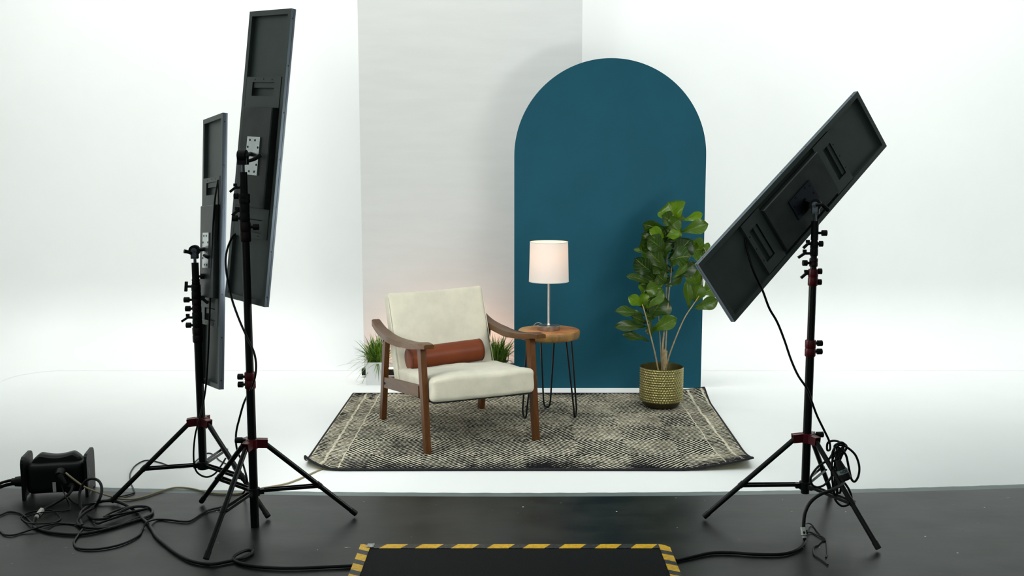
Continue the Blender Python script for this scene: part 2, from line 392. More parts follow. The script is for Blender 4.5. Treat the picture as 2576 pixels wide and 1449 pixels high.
def rbox(bm, half, r, n=16, warp=None):
    """rounded box of half-size `half`, corner radius r, each vertex passed through warp(point in half-size units, point)"""
    a = Vector(half); grid = {}
    def vert(p):
        key = tuple(round(c, 5) for c in p)
        if key not in grid:
            P = Vector((p[0] * a.x, p[1] * a.y, p[2] * a.z)); q = Vector([max(-(a[i] - r), min(a[i] - r, P[i])) for i in range(3)])
            d = P - q
            if d.length > 1e-9: P = q + d.normalized() * r
            if warp: P = warp(Vector(p), P)
            grid[key] = bm.verts.new(P)
        return grid[key]
    def s(i):   # finer sampling near the corners
        t = -1 + 2 * i / n; return math.copysign(1 - (1 - abs(t)) ** 1.5, t)
    for ax in range(3):
        for sg in (-1, 1):
            for i in range(n):
                for j in range(n):
                    ps = []
                    for di, dj in ((0, 0), (1, 0), (1, 1), (0, 1)):
                        p = [0, 0, 0]; p[ax] = sg; p[(ax + 1) % 3] = s(i + di); p[(ax + 2) % 3] = s(j + dj); ps.append(vert(p))
                    if len(set(ps)) == 4:
                        try: bm.faces.new(ps)
                        except ValueError: pass
NB = bmesh.new

# ================================================================ THE SETTING
EDGE_Y = lambda x: 4.479 + .021 * x * x
def strip_between(f0, f1, z, x0, x1, n=48):
    bm = NB()
    for i in range(n):
        xa, xb = x0 + (x1 - x0) * i / n, x0 + (x1 - x0) * (i + 1) / n
        v = [bm.verts.new((xa, f0(xa), z)), bm.verts.new((xb, f0(xb), z)), bm.verts.new((xb, f1(xb), z)), bm.verts.new((xa, f1(xa), z))]
        bm.faces.new(v)
    bmesh.ops.remove_doubles(bm, verts=bm.verts, dist=1e-5)
    return bm
XW = 5.2
tag(obj('floor', strip_between(lambda x: -3.5, lambda x: EDGE_Y(x) - .052, 0, -XW, XW), M['floor']), None, kind='structure')
tag(obj('trim_1', strip_between(lambda x: EDGE_Y(x) - .052, lambda x: EDGE_Y(x) + .0015 * math.sin(x * 37) + .001 * math.sin(x * 91), .0, -XW, XW, 400), M['strip']), None, kind='structure')
# white painted floor + cove + back wall: an infinity cove with rounded corners to the side walls
WY, RC = 7.84, .6
tag(obj('floor', strip_between(lambda x: EDGE_Y(x) + .0015 * math.sin(x * 37) + .001 * math.sin(x * 91), lambda x: WY - .02, 0, -4.19, XW - .01, 400), M['cyc']), None, kind='structure')
def cove():
    bm = NB()
    # path of the wall in plan, then a vertical profile with the cove radius
    XL = 4.2
    path = [(-XL, -1.0)] + [(-XL, y) for y in (1, 3, 5, 6)]
    R = .9
    path += [(-XL + R - R * math.cos(t), WY - R + R * math.sin(t)) for t in [PI / 2 * k / 12 for k in range(13)]]
    path += [(x, WY) for x in (-2.6, -2, -1, 0, 1, 2, 3.2)]
    path += [(XW - R + R * math.sin(t), WY - R + R * math.cos(t)) for t in [PI / 2 * k / 12 for k in range(13)]]
    path += [(XW, y) for y in (6, 5, 4.4)]
    prof = [(RC + .006, 0)] + [(RC - RC * math.sin(t) - 0, RC - RC * math.cos(t)) for t in [PI / 2 * k / 12 for k in range(13)]] + [(0, 2), (0, 3.2), (0, 5)]
    nrm = []
    for i, (x, y) in enumerate(path):
        a = Vector(path[max(i - 1, 0)]); b = Vector(path[min(i + 1, len(path) - 1)]); d = (b - a).normalized(); nrm.append(Vector((d.y, -d.x)))
    vs = [[bm.verts.new((x + n.x * off, y + n.y * off, z)) for off, z in prof] for (x, y), n in zip(path, nrm)]
    for v in bm.verts: v.co.z += .0006
    for i in range(len(vs) - 1):
        for k in range(len(prof) - 1): bm.faces.new((vs[i][k], vs[i + 1][k], vs[i + 1][k + 1], vs[i][k + 1]))
    return bm
tag(obj('wall_back', cove(), M['cyc'], smooth=60), None, kind='structure')

# ================================================================ BACKDROP BOARD AND ARCH
bm = NB(); box(bm, -1.088, .496, 0, .012, 0, 3.3)
o = obj('backdrop_panel', bm, M['paper'], bevel=.002); o.location = (0, 7.2, 0)
tag(o, 'tall pale grey rectangular backdrop panel standing behind the armchair and the teal arch', 'backdrop')
def arch():
    root = empty('arch_backdrop', (.652, 6.664, 0), 'tall teal-blue arch-shaped backdrop with rounded top behind the lamp and fig plant', 'backdrop')
    hw = .637; zc = 2.208 - hw; n = 64
    out = [(-hw, 0), (hw, 0)] + [(hw * math.cos(t), zc + hw * 1.0 * math.sin(t)) for t in [PI * k / n for k in range(n + 1)]]
    bm = NB()
    rings(bm, [[(x, 0, z) for x, z in out], [(x, .0185, z) for x, z in out]])
    for f in bm.faces: f.material_index = 0 if abs(f.normal.y) > .9 else 1
    bm.normal_update()
    for f in bm.faces: f.material_index = 0 if abs(f.normal.y) > .9 else 1
    obj('painted_face', bm, None, root, mats=[M['arch'], M['arch_edge']])
    bm = NB()
    for x in (-.35, .35): box(bm, x - .02, x + .02, .0185, .05, .0, 1.5)
    box(bm, -.35, .35, .022, .05, .75, .8)
    obj('rear_batten', bm, M['wood'], root)
arch()

# ================================================================ RUG
def rug():
    root = empty('area_rug', (0, 0, 0), 'cream and black woven area rug with a diamond line pattern under the armchair', 'rug')
    NX, NYR = 120, 80
    def P(u, v):   # u left-right, v front-back, 0..1
        xl, xr = -1.052 + .0 * v, 1.215 + .055 * v
        x = xl + (xr - xl) * u
        yf, yb = 4.808 + .02 * math.sin(u * 3.1) * .3, 6.463
        y = yf + (yb - yf) * v
        z = .010
        def lift(du, dv, ru, rv, h, p=2.2):
            d = max(0, 1 - math.sqrt((du / ru) ** 2 + (dv / rv) ** 2)); return h * d ** p
        a = lift(u * 2.3, v * 1.65, .22, .24, 1); z += .055 * a; x += .012 * a; y += .05 * a           # front left corner curls
        a = lift((1 - u) * 2.3, v * 1.65, .42, .36, 1, 1.7); z += .055 * a; x -= .012 * a; y += .02 * a       # front right
        a = lift((1 - u) * 2.3, (1 - v) * 1.65, .42, .3, 1, 1.5); z += .042 * a; x += .004 * a
        z += .0025 * max(0, math.sin(u * 9 + v * 3)) * (.3 if .1 < u < .9 else 1)
        return Vector((x, y, z))
    def mesh(us, vs, top, thick):
        bm = NB(); g = [[bm.verts.new(P(u, v) + Vector((0, 0, 0 if top else 0))) for v in vs] for u in us]
        for i in range(len(us) - 1):
            for j in range(len(vs) - 1): bm.faces.new((g[i][j], g[i + 1][j], g[i + 1][j + 1], g[i][j + 1]))
        bm.normal_update()
        return bm
    us = [i / NX for i in range(NX + 1)]; vs = [j / NYR for j in range(NYR + 1)]
    obj('pile', mesh(us, vs, True, 0), M['rug'], root, smooth=60)
    bm = mesh(us, vs, False, 0)
    for v in bm.verts: v.co += Vector((.001, .001, -.0075))
    obj('backing', bm, M['rug_back'], root, smooth=60)
    bm = NB(); per = [P(u, 0) for u in us] + [P(1, v) for v in vs[1:]] + [P(u, 1) for u in reversed(us[:-1])] + [P(0, v) for v in reversed(vs[1:-1])]
    rs = []
    for i, p in enumerate(per):
        t = (per[(i + 1) % len(per)] - per[i - 1]).normalized(); s = t.cross(Vector((0, 0, 1))).normalized()
        c = p + Vector((0, 0, -.003)); rs.append([c + s * (.007 * math.cos(a)) + Vector((0, 0, .0062 * math.sin(a))) for a in [2 * PI * k / 8 for k in range(8)]])
    rings(bm, rs, closed=True)
    obj('binding', bm, M['rug_edge'], root, smooth=60)
rug()
RUG_Z = .0108

# ================================================================ ARMCHAIR
def armchair():
    root = empty('armchair', (-.445, 5.084, RUG_Z), 'low cream upholstered armchair with walnut arms and legs standing on the rug', 'armchair', rot=(0, 0, math.radians(24.6)))
    W, D = .634, .785
    z0 = -.004
    def leg(x, yb, yt, zt, wb, wt, db, dt, name='leg'):
        bm = NB(); rs = []
        for k in range(5):
            t = k / 4; y = yb + (yt - yb) * t; w_ = wb + (wt - wb) * t; d = db + (dt - db) * t; z = zt * t
            rs.append([(x + i * w_ / 2, y + j * d / 2, z) for i, j in ((-1, -1), (1, -1), (1, 1), (-1, 1))])
        rings(bm, rs); return obj(name, bm, M['wood'], root, bevel=.004)
    for x in (0, W):
        leg(x, -.002, .075, .553, .030, .032, .040, .056)
        leg(x, .778, .678, .545, .030, .030, .044, .052)
    def prof(y, zs):
        for (a, za), (b, zb) in zip(zs, zs[1:]):
            if a <= y <= b:
                t = (y - a) / (b - a); return za + (zb - za) * t
        return zs[-1][1]
    def spline(y, pts):
        C = catmull([Vector((a, b, 0)) for a, b in pts], 12)
        for p, q in zip(C, C[1:]):
            if p.x <= y <= q.x: return p.y + (q.y - p.y) * (y - p.x) / max(1e-6, q.x - p.x)
        return C[0].y if y < C[0].x else C[-1].y
    for side, x in ((-1, 0.0), (1, W)):
        bm = NB(); rs = []; N = 28
        dz = .008 if side > 0 else 0
        for k in range(N + 1):
            y = -.055 + (.825 + .055) * k / N
            zt = spline(y, [(-.06, .588), (.02, .586), (.12, .570), (.2, .559), (.37, .547), (.5, .547), (.6, .552), (.72, .567), (.83, .598)]) + dz
            th = .034 - .010 * max(0, (.03 - y) / .08) + (.003 if y > .3 else 0)
            hw = .034 if y < .5 else .034 - .008 * (y - .5) / .3
            if y < .0: hw *= .80 + .2 * (y + .055) / .055
            cx = x + side * (.004 if y < .3 else .004 + .016 * min(1, (y - .3) / .2))
            rs.append([(cx - hw, y, zt - th), (cx + hw, y, zt - th), (cx + hw, y, zt - .004), (cx + hw - .008, y, zt), (cx - hw + .008, y, zt), (cx - hw, y, zt - .004)])
        rings(bm, rs)
        obj('armrest', bm, M['wood_arm'], root, smooth=35)
        # side rail, rising to the front
        bm = NB()
        rings(bm, [[(x - side * (-.012), y, zl), (x + side * (-.012), y, zl), (x + side * (-.012), y, zh), (x - side * (-.012), y, zh)] for y, zl, zh in ((.715, .205, .268), (.10, .280, .342))])
        obj('side_rail', bm, M['wood_arm'], root, bevel=.003)
    # seat cushion
    xa, xb = .020, .614
    def seatwarp(p, P):
        # P.x across, P.y depth (-front), P.z thickness
        u = (P.x / .297 + 1) / 2; v = (P.y / .30 + 1) / 2; t = P.z / .065
        y = -.035 + v * .60
        top = .400 - .050 * v; bot = .272 - .05 * v
        z = (top + bot) / 2 + t * (top - bot) / 2
        if t > 0:
            z += t * (.018 * math.sin(PI * min(1, max(0, u))) ** .7 * math.sin(PI * min(1, max(0, v * .8 + .2))))
            z += t * .009 * noise.noise(Vector((u * 4, v * 5, 1.7))) * (1 - v * .3)
            z += t * .003 * noise.noise(Vector((u * 13, v * 11, 4.7)))
        y += -.006 * math.sin(PI * u) * (1 if v < .1 else 0)
        x = xa + (xb - xa) * u + .004 * noise.noise(Vector((v * 6, P.z * 20, u * 2))) * (1 if abs(p.x) > .9 else 0)
        y += .003 * noise.noise(Vector((u * 9, P.z * 25, 3))) * (1 if p.y < -.9 else 0)
        return Vector((x, y, z))
    bm = NB(); rbox(bm, (.297, .30, .065), .026, 30, seatwarp); obj('seat_cushion', bm, M['cream'], root, smooth=70)
    bm = NB(); rings(bm, [[(.035, y, zl), (.600, y, zl), (.600, y, zl + .014), (.035, y, zl + .014)] for y, zl in ((-.018, .2635), (.56, .214))])
    obj('seat_underside', bm, M['seatcloth'], root)
    # backrest: profile leaning back
    def backwarp(p, P):
        u = (P.x / .297 + 1) / 2; h = (P.z / .27 + 1) / 2; t = P.y / .045
        yf, zf = .505 + .205 * h, .235 + .535 * h
        n = Vector((0, .935, -.355))
        P2 = Vector((0.018 + .598 * u, yf, zf)) + n * ((t + 1) / 2 * .090)
        P2.z += (u - .5) * .016 * h
        if t < 0: P2 += n * (t * .010 * math.sin(PI * min(1, max(0, u))) * math.sin(PI * min(1, max(0, h))))
        P2 += n * (.0035 * noise.noise(Vector((u * 4, h * 4, 9))) + .0015 * noise.noise(Vector((u * 14, h * 12, 2))))
        if p.z > .9: P2.z += .006 * (2 * u - 1) ** 2 + .002 * noise.noise(Vector((u * 9, 1, 1)))
        return P2
    bm = NB(); rbox(bm, (.297, .045, .27), .022, 30, backwarp); obj('back_cushion', bm, M['cream'], root, smooth=70)
    # vertical seam on the cushion's side
    for x in (.0195, .6145):
        bm = NB(); tube(bm, [(x, .515 + .19 * k / 6, .285 + .45 * k / 6) for k in range(7)], .0022, 6, 3)
        obj('seam', bm, M['cream'], root, smooth=60)
    # rear cross rail
    bm = NB(); obox(bm, (.012, .715, .235), (W - .012, .715, .235), .024, .055); obj('rear_rail', bm, M['wood'], root, bevel=.003)
    bm = NB(); obox(bm, (.012, .10, .262), (W - .012, .10, .262), .022, .03); obj('front_rail', bm, M['wood'], root, bevel=.003)
    for x, zz in ((-.0165, .49), (-.0165, .235)):
        bm = NB(); cyl(bm, (x, .695, zz), (x + .004, .695, zz), .007, n=12); obj('screw', bm, M['seatcloth'], root)
    return root
chair = armchair()
chair_mw = Matrix.Translation((-.445, 5.084, RUG_Z)) @ Matrix.Rotation(math.radians(24.6), 4, 'Z')
# bolster pillow
def bolster():
    a = chair_mw @ Vector((.052, .452, .416)); b = chair_mw @ Vector((.508, .478, .432))
    root = empty('bolster_pillow', a, 'brown leather bolster pillow lying across the cream armchair seat', 'cushion')
    d = b - a; L = d.length; d.normalize(); u = Vector((0, 0, 1)); u = (u - d * u.dot(d)).normalized(); v = d.cross(u)
    n = 40; rs = []; pr = [(.0, .052), (.004, .0605), (.012, .064)] + [(t, .0645 + .0008 * math.sin(t * 60)) for t in [.03 + (L - .06) * k / 12 for k in range(13)]] + [(L - .012, .064), (L - .004, .0605), (L, .052)]
    for t, r in pr: rs.append([d * t + (u * math.cos(q) * 1.0 + v * math.sin(q) * .96) * r for q in [2 * PI * k / n for k in range(n)]])
    bm = NB(); rings(bm, rs); obj('cover', bm, M['leather'], root, smooth=50)
    for t in (.006, L - .006):
        bm = NB(); P = [d * t + (u * math.cos(q) + v * math.sin(q) * .96) * .0625 for q in [2 * PI * k / n for k in range(n)]]
        rr = []
        for i, p in enumerate(P):
            c = (p - d * t).normalized(); rr.append([p + c * (.0028 * math.cos(s)) + d * (.0028 * math.sin(s)) for s in [2 * PI * k / 6 for k in range(6)]])
        rings(bm, rr, closed=True); obj('piping', bm, M['piping'], root, smooth=60)
bolster()

# ================================================================ SIDE TABLE + LAMP
TC = Vector((.222, 5.905, RUG_Z)); TT = .530
def side_table():
    root = empty('side_table', TC, 'round live-edge wood side table on black hairpin legs beside the armchair', 'side table')
    bm = NB(); n = 72; rs = []
    for r, z in ((.168, TT - .050), (.178, TT - .047), (.184, TT - .035), (.187, TT - .015), (.186, TT - .004), (.182, TT)):
        rs.append([((r + .006 * noise.noise(Vector((math.cos(a) * 1.5, math.sin(a) * 1.5, 3))) + .0025 * noise.noise(Vector((math.cos(a) * 7, math.sin(a) * 7, z * 30)))) * math.cos(a),
                    (r + .006 * noise.noise(Vector((math.cos(a) * 1.5, math.sin(a) * 1.5, 3)))) * math.sin(a), z - RUG_Z) for a in [2 * PI * k / n for k in range(n)]])
    rings(bm, rs); bm.normal_update()
    for f in bm.faces: f.material_index = 1 if f.normal.z < .8 else 0
    o = obj('tabletop', bm, None, root, smooth=50, mats=[M['slab'], M['slab_side']])
    for px, py in ((.379, 5.835), (.076, 5.812), (.218, 6.068)):
        f = Vector((px, py, 0)) - Vector((TC.x, TC.y, 0)); d = f.normalized(); s = Vector((-d.y, d.x, 0))
        zt = TT - .052 - RUG_Z; top = d * .128 + Vector((0, 0, zt)); r = .0055
        P = [top + s * .043, top * .98 + s * .0425 + Vector((0, 0, .0)), f + s * .022 + Vector((0, 0, .05)), f + s * .017 + Vector((0, 0, .02)), f + s * .009 + Vector((0, 0, r + .001)),
             f - s * .009 + Vector((0, 0, r + .001)), f - s * .017 + Vector((0, 0, .02)), f - s * .022 + Vector((0, 0, .05)), top * .98 - s * .0425, top - s * .043]
        P = [P[0]] + P[2:8] + [P[9]]
        bm = NB(); C = [P[0]] + catmull(P[1:7], 5) + [P[7]]
        tube(bm, C, r, 10, 1)
        obj('hairpin_leg', bm, M['black'], root, smooth=60)
        bm = NB(); c = top + Vector((0, 0, -.0))
        rings(bm, [[(c + s * i * .055 + d * j * .018 + Vector((0, 0, z))) for i, j in ((-1, -1), (1, -1), (1, 1), (-1, 1))] for z in (-.002, .003)])
        obj('mounting_plate', bm, M['black'], root)
side_table()
def table_lamp():
    c = Vector((.220, 5.905, TT + .0005))
    root = empty('table_lamp', c, 'lit table lamp with white drum shade and brushed nickel base on the side table', 'lamp')
    bm = NB(); lathe(bm, [(0, 0), (.066, 0), (.067, .002), (.067, .026), (.065, .028), (.010, .0295), (0, .0295)], n=56)
    obj('base', bm, M['nickel'], root, smooth=40)
    sb, stp = .294, .528
    bm = NB(); lathe(bm, [(0, .028), (.0115, .028), (.0085, .036), (.0075, .04), (.0075, sb + .05), (0, sb + .05)], n=24); obj('pole', bm, M['nickel'], root, smooth=40)
    # shade: thin walled drum
    bm = NB(); n = 72
    tilt = Vector((.0, 0, 0))
    prof = [(.1185, sb), (.1130, stp), (.1118, stp), (.1173, sb), (.1185, sb)]
    lathe(bm, prof, n=n); bmesh.ops.remove_doubles(bm, verts=bm.verts, dist=1e-6)
    obj('lamp_shade', bm, M['shade'], root, smooth=50)
    for r, z in ((.1186, sb), (.1131, stp)):
        bm = NB(); rr = []
        for k in range(n):
            a = 2 * PI * k / n; e = Vector((math.cos(a), math.sin(a), 0)); rr.append([e * (r + .0012 * math.cos(s)) + Vector((0, 0, z + .0025 * math.sin(s))) for s in [2 * PI * q / 6 for q in range(6)]])
        rings(bm, rr, closed=True); obj('shade_rim', bm, M['whitelabel'], root, smooth=60)
    bm = NB()
    for k in range(3):
        a = 2 * PI * k / 3 + .4; cyl(bm, (0, 0, stp - .03), (math.cos(a) * .1125, math.sin(a) * .1125, stp - .012), .0015, n=6)
    cyl(bm, (0, 0, stp - .036), (0, 0, stp - .024), .014, n=16); obj('shade_fitter', bm, M['nickel'], root)
    bm = NB(); cyl(bm, (0, 0, sb + .07), (0, 0, sb + .115), .018, n=20); obj('socket', bm, M['planter'], root, smooth=40)
    bm = NB(); lathe(bm, [(0, sb + .115), (.012, sb + .117), (.016, sb + .128), (.025, sb + .145), (.028, sb + .162), (.024, sb + .180), (.014, sb + .192), (0, sb + .195)], n=24)
    obj('bulb', bm, M['bulb'], root, smooth=60)
table_lamp()
# lamp cord falling behind the table
bm = NB(); tube(bm, [(.205, 5.96, TT + .012), (.16, 6.09, TT + .014), (.125, 6.13, .50), (.115, 6.135, .42), (.105, 6.14, .33), (.135, 6.14, .26), (.155, 6.15, .17), (.125, 6.16, .06), (.09, 6.3, .018), (.05, 6.48, .012), (.02, 6.62, .008)], .003, 8, 8)
o = obj('lamp_cord', bm, M['silver'], smooth=60); tag(o, 'thin pale lamp cord hanging behind the hairpin-leg side table', 'cord')

# ================================================================ FIG PLANT
def fig():
    c = Vector((.935, 6.112, RUG_Z))
    root = empty('potted_fig', c, 'tall fiddle-leaf fig in a hammered bronze pot at the right end of the rug', 'potted plant')
    H = .252; n = 128; hex_r = 14
    # hammered shell with scallop dimples as real relief
    bm = NB(); rows = 112; rs = []; zb = .038
    NC = 48
    for j in range(rows + 1):
        t = j / rows; z = zb + (H - zb) * t; base = .1325 if t > .06 else .1325 - .010 * (1 - t / .06) ** 1.5
        ring = []
        for k in range(n * 3):
            a = 2 * PI * k / (n * 3); rr = t * hex_r; row = math.floor(rr); fy = rr - row - .5
            ph = a / (2 * PI) * NC + (row % 2) * .5; fx = ph - math.floor(ph) - .5
            d = max(abs(fy) * 1.0, abs(fx) * .87 + abs(fy) * .5)
            bump = .0040 * min(1, max(0, 1 - d / .5) * 1.6)
            if t > .985 or t < .01: bump = 0
            ring.append(((base + bump) * math.cos(a), (base + bump) * math.sin(a), z))
        rs.append(ring)
    for (r, z) in ((.1335, H + .002), (.1305, H + .002), (.1295, H - .02), (.1285, H - .055)):
        rs.append([(r * math.cos(2 * PI * k / (n * 3)), r * math.sin(2 * PI * k / (n * 3)), z) for k in range(n * 3)])
    rings(bm, rs, cap=False)
    obj('pot', bm, M['pot'], root, smooth=60)
    bm = NB(); lathe(bm, [(0, 0), (.096, 0), (.103, .004), (.116, .024), (.1235, .0395), (.12, .042)], n=64); obj('pot_base', bm, M['potbase'], root, smooth=40)
    bm = NB(); lathe(bm, [(.129, H - .05), (.06, H - .045), (0, H - .043)], n=40); obj('soil', bm, M['soil'], root, smooth=60)
    inv = -c
    Y0 = 6.11
    def L(px, py, Y=Y0): return PY(px, py, Y) - c
    stems = [([(1669, 935, 6.10), (1667, 880, 6.10), (1672, 820, 6.1), (1676, 740, 6.12), (1678, 680, 6.12), (1680, 630, 6.12), (1692, 570, 6.13), (1711, 552, 6.12)], .0062, .003),
             ([(1665, 935, 6.13), (1661, 860, 6.14), (1658, 810, 6.15), (1655, 750, 6.16)], .0035, .002),
             ([(1672, 935, 6.08), (1675, 870, 6.07), (1681, 760, 6.08), (1688, 690, 6.08), (1690, 650, 6.1)], .0045, .003),
             ([(1657, 937, 6.09), (1648, 890, 6.07), (1637, 845, 6.05), (1626, 800, 6.03), (1619, 775, 6.03), (1616, 766, 6.03)], .0048, .003),
             ([(1674, 937, 6.09), (1682, 900, 6.07), (1700, 850, 6.05), (1722, 800, 6.04), (1745, 765, 6.03), (1765, 735, 6.03)], .0048, .0028),
             ([(1650, 720, 6.06), (1647, 690, 6.06), (1642, 655, 6.06), (1638, 630, 6.07)], .003, .002),
             ([(1765, 735, 6.03), (1768, 690, 6.05), (1776, 640, 6.06), (1770, 622, 6.06)], .0026, .0018)]
    for P, r0, r1 in stems:
        bm = NB(); tube(bm, [L(p[0], p[1], p[2] + .055 * max(0, min(1, (775 - p[1]) / 50))) for p in P], r0, 10, 6, r1); obj('stem', bm, M['stem'], root, smooth=60)
    bm = NB(); cyl(bm, L(1675, 925, 6.07), L(1677, 882, 6.07), .006, n=10); cyl(bm, L(1671, 930, 6.08), L(1671, 878, 6.08), .0065, n=10); obj('cut_stem', bm, M['stem'], root, smooth=40)
    def z1(x, y): return 1540 + x / 4.53, 500 + y / 4.53
    def z2(x, y): return 1540 + x / 5.574, 800 + y / 5.574
    LV = []   # base, tip, width px, tint, Ybase, Ytip, roll
    A = LV.append
    def leaf(f, b, t, w_, tint, yb=0, yt=0, roll=0): A((f(*b), f(*t), w_ / (4.53 if f is z1 else 5.574), tint, Y0 + yb, Y0 + yt, roll))
    leaf(z1, (745, 250), (645, 55), 235, .62, 0, -.02, .1)
    leaf(z1, (735, 300), (585, 195), 130, .18, -.01, -.05, .3)
    leaf(z1, (610, 335), (362, 300), 120, .12, -.02, -.05, -.5)
    leaf(z1, (615, 345), (765, 240), 125, .25, -.02, -.06, .4)
    leaf(z1, (800, 250), (1020, 178), 75, .85, 0, .02, .5)
    leaf(z1, (785, 380), (1078, 292), 120, .38, 0, -.04, .3)
    leaf(z1, (600, 440), (438, 352), 95, .72, -.03, -.08, .2)
    leaf(z1, (605, 430), (775, 392), 110, .6, -.03, -.08, -.3)
    leaf(z1, (600, 470), (755, 300), 150, .3, .02, .02, 0)
    leaf(z1, (612, 610), (352, 415), 190, .10, 0, -.04, .2)
    leaf(z1, (612, 600), (420, 450), 150, .14, -.03, -.09, -.2)
    leaf(z1, (640, 690), (895, 475), 190, .08, .02, -.02, .2)
    leaf(z1, (635, 700), (880, 640), 185, .12, -.03, -.1, -.25)
    leaf(z1, (800, 560), (1055, 585), 190, .42, .03, .05, .1)
    leaf(z1, (640, 820), (358, 545), 150, .16, 0, -.03, .3)
    leaf(z1, (440, 660), (345, 480), 110, .45, .03, .03, .2)
    leaf(z1, (470, 660), (252, 580), 55, .35, .02, .04, .8)
    leaf(z1, (500, 870), (270, 695), 150, .06, 0, -.04, .1)
    leaf(z1, (620, 850), (470, 730), 150, .14, .0, -.03, .2)
    leaf(z1, (690, 900), (945, 740), 130, .10, 0, -.04, .3)
    leaf(z1, (670, 920), (850, 745), 60, .35, -.02, -.05, .2)
    leaf(z1, (470, 985), (178, 880), 85, .14, 0, -.03, .5)
    leaf(z1, (655, 905), (330, 960), 150, .09, .02, 0, .2)
    leaf(z1, (590, 960), (390, 1040), 105, .38, -.02, -.06, -.3)
    leaf(z1, (610, 1000), (790, 890), 80, .16, 0, .0, .5)
    leaf(z1, (352, 1100), (338, 960), 70, .55, 0, 0, 0)
    leaf(z1, (350, 1215), (198, 1122), 95, .7, -.01, -.04, .2)
    leaf(z1, (345, 1215), (385, 1085), 85, .66, -.01, -.03, .1)
    leaf(z1, (360, 1260), (562, 1040), 150, .36, -.02, -.05, .1)
    leaf(z1, (420, 1370), (590, 1130), 215, .14, 0, -.03, .1)
    leaf(z1, (372, 1330), (50, 1285), 105, .2, 0, -.03, .5)
    leaf(z1, (400, 1300), (370, 1150), 110, .1, .02, .02, .1)
    leaf(z2, (490, 80), (280, -30), 110, .12, 0, -.04, .3)
    leaf(z2, (590, 0), (470, -40), 140, .14, 0, -.05, .3)
    leaf(z2, (500, 120), (60, 115), 115, .15, 0, -.04, .3)
    leaf(z2, (550, 185), (885, 10), 150, .36, 0, -.05, .15)
    leaf(z2, (530, 20), (530, 235), 90, .12, 0, -.02, .2)
    leaf(z2, (520, 330), (160, 240), 105, .13, 0, -.03, .5)
    leaf(z1, (878, 1270), (850, 955), 75, .3, -.02, -.04, .2)
    leaf(z1, (935, 1190), (1000, 985), 145, .33, -.02, -.06, .1)
    leaf(z1, (920, 1250), (1190, 1160), 110, .3, -.02, -.04, .4)
    leaf(z1, (1015, 1060), (885, 800), 120, .4, -.0, .0, .1)
    leaf(z1, (1020, 1090), (1170, 1010), 150, .42, 0, .02, .1)
    leaf(z1, (1060, 620), (1092, 505), 50, .4, .03, .05, 0)
    leaf(z1, (1030, 640), (1010, 585), 45, .3, .03, .05, 0)
    leaf(z1, (560, 560), (640, 420), 120, .1, .04, .05, 0)
    leaf(z1, (600, 760), (500, 600), 150, .08, .05, .06, 0)
    leaf(z1, (640, 560), (760, 420), 150, .10, .05, .06, 0)
    leaf(z1, (680, 780), (720, 680), 90, .4, .02, .03, 0)
    leaf(z1, (480, 1080), (420, 930), 130, .07, .05, .06, 0)
    leaf(z1, (530, 1000), (640, 880), 90, .1, .05, .05, 0)
    leaf(z1, (740, 290), (790, 180), 70, .25, .04, .05, .4)
    leaf(z1, (600, 520), (520, 330), 150, .10, .03, .03, 0)
    leaf(z1, (560, 700), (420, 610), 150, .20, .01, -.02, .3)
    leaf(z1, (600, 680), (560, 520), 160, .12, -.02, -.04, -.2)
    leaf(z1, (660, 600), (800, 540), 130, .07, .03, .0, .3)
    leaf(z1, (560, 900), (470, 800), 150, .12, .03, .03, 0)
    leaf(z1, (620, 960), (520, 860), 140, .16, -.01, -.03, .3)
    leaf(z1, (590, 860), (640, 760), 120, .08, .03, .03, 0)
    leaf(z1, (430, 1060), (520, 960), 130, .10, .02, .0, .2)
    leaf(z1, (400, 1200), (470, 1060), 120, .12, .03, .02, 0)
    leaf(z1, (660, 420), (700, 330), 130, .22, -.01, -.03, .2)
    leaf(z1, (870, 640), (920, 480), 120, .35, .05, .05, .1)
    leaf(z1, (990, 980), (960, 830), 110, .32, .03, .03, .1)
    bm = NB(); uvl = bm.loops.layers.uv.new('UVMap'); tl = bm.verts.layers.float_color.new('tint')
    for i, (b, t, wp, tint, yb, yt, roll) in enumerate(LV):
        Bp, Tp = L(*b, yb), L(*t, yt); a = Tp - Bp; Ln = a.length; wm = wp / 2504 * 6.15 * 1.26; roll += random.uniform(-.4, .4); a = a * 1.06; Ln *= 1.06
        view = Vector((0.14, 1, -.1)).normalized(); side = a.cross(view).normalized(); side = Matrix.Rotation(roll, 3, a.normalized()) @ side
        nrm = side.cross(a).normalized()
        if nrm.y > 0: nrm = -nrm
        NU, NV = 14, 8; g = []; rnd = random.random() * 6
        for iu in range(NU + 1):
            u = iu / NU; pr = max(.0, math.sin(PI * min(1, u ** 1.4))) ** .58 * (1 - .20 * math.sin(PI * 2 * u)) if 0 < u < 1 else 0.0
            if u < .08: pr *= .35
            row = []
            for iv in range(NV + 1):
                v = -1 + 2 * iv / NV
                p = Bp + a * u + side * (v * max(pr, .02) * wm / 2) + nrm * (Ln * .10 * math.sin(PI * u) - .14 * wm * (1 - abs(v)) + .075 * wm * math.sin(u * 11 + rnd + v * 2) * abs(v) ** 1.5) + Vector((0, 0, -.0 * u))
                vv = bm.verts.new(p); tt = tint; vv[tl] = (tt, tt, tt, 1); row.append((vv, (u, (v + 1) / 2)))
            g.append(row)
        for iu in range(NU):
            for iv in range(NV):
                q = (g[iu][iv], g[iu + 1][iv], g[iu + 1][iv + 1], g[iu][iv + 1]); f = bm.faces.new([x[0] for x in q])
                for lp, x in zip(f.loops, q): lp[uvl].uv = x[1]
    obj('foliage', bm, M['leaf'], root, smooth=80)
fig()

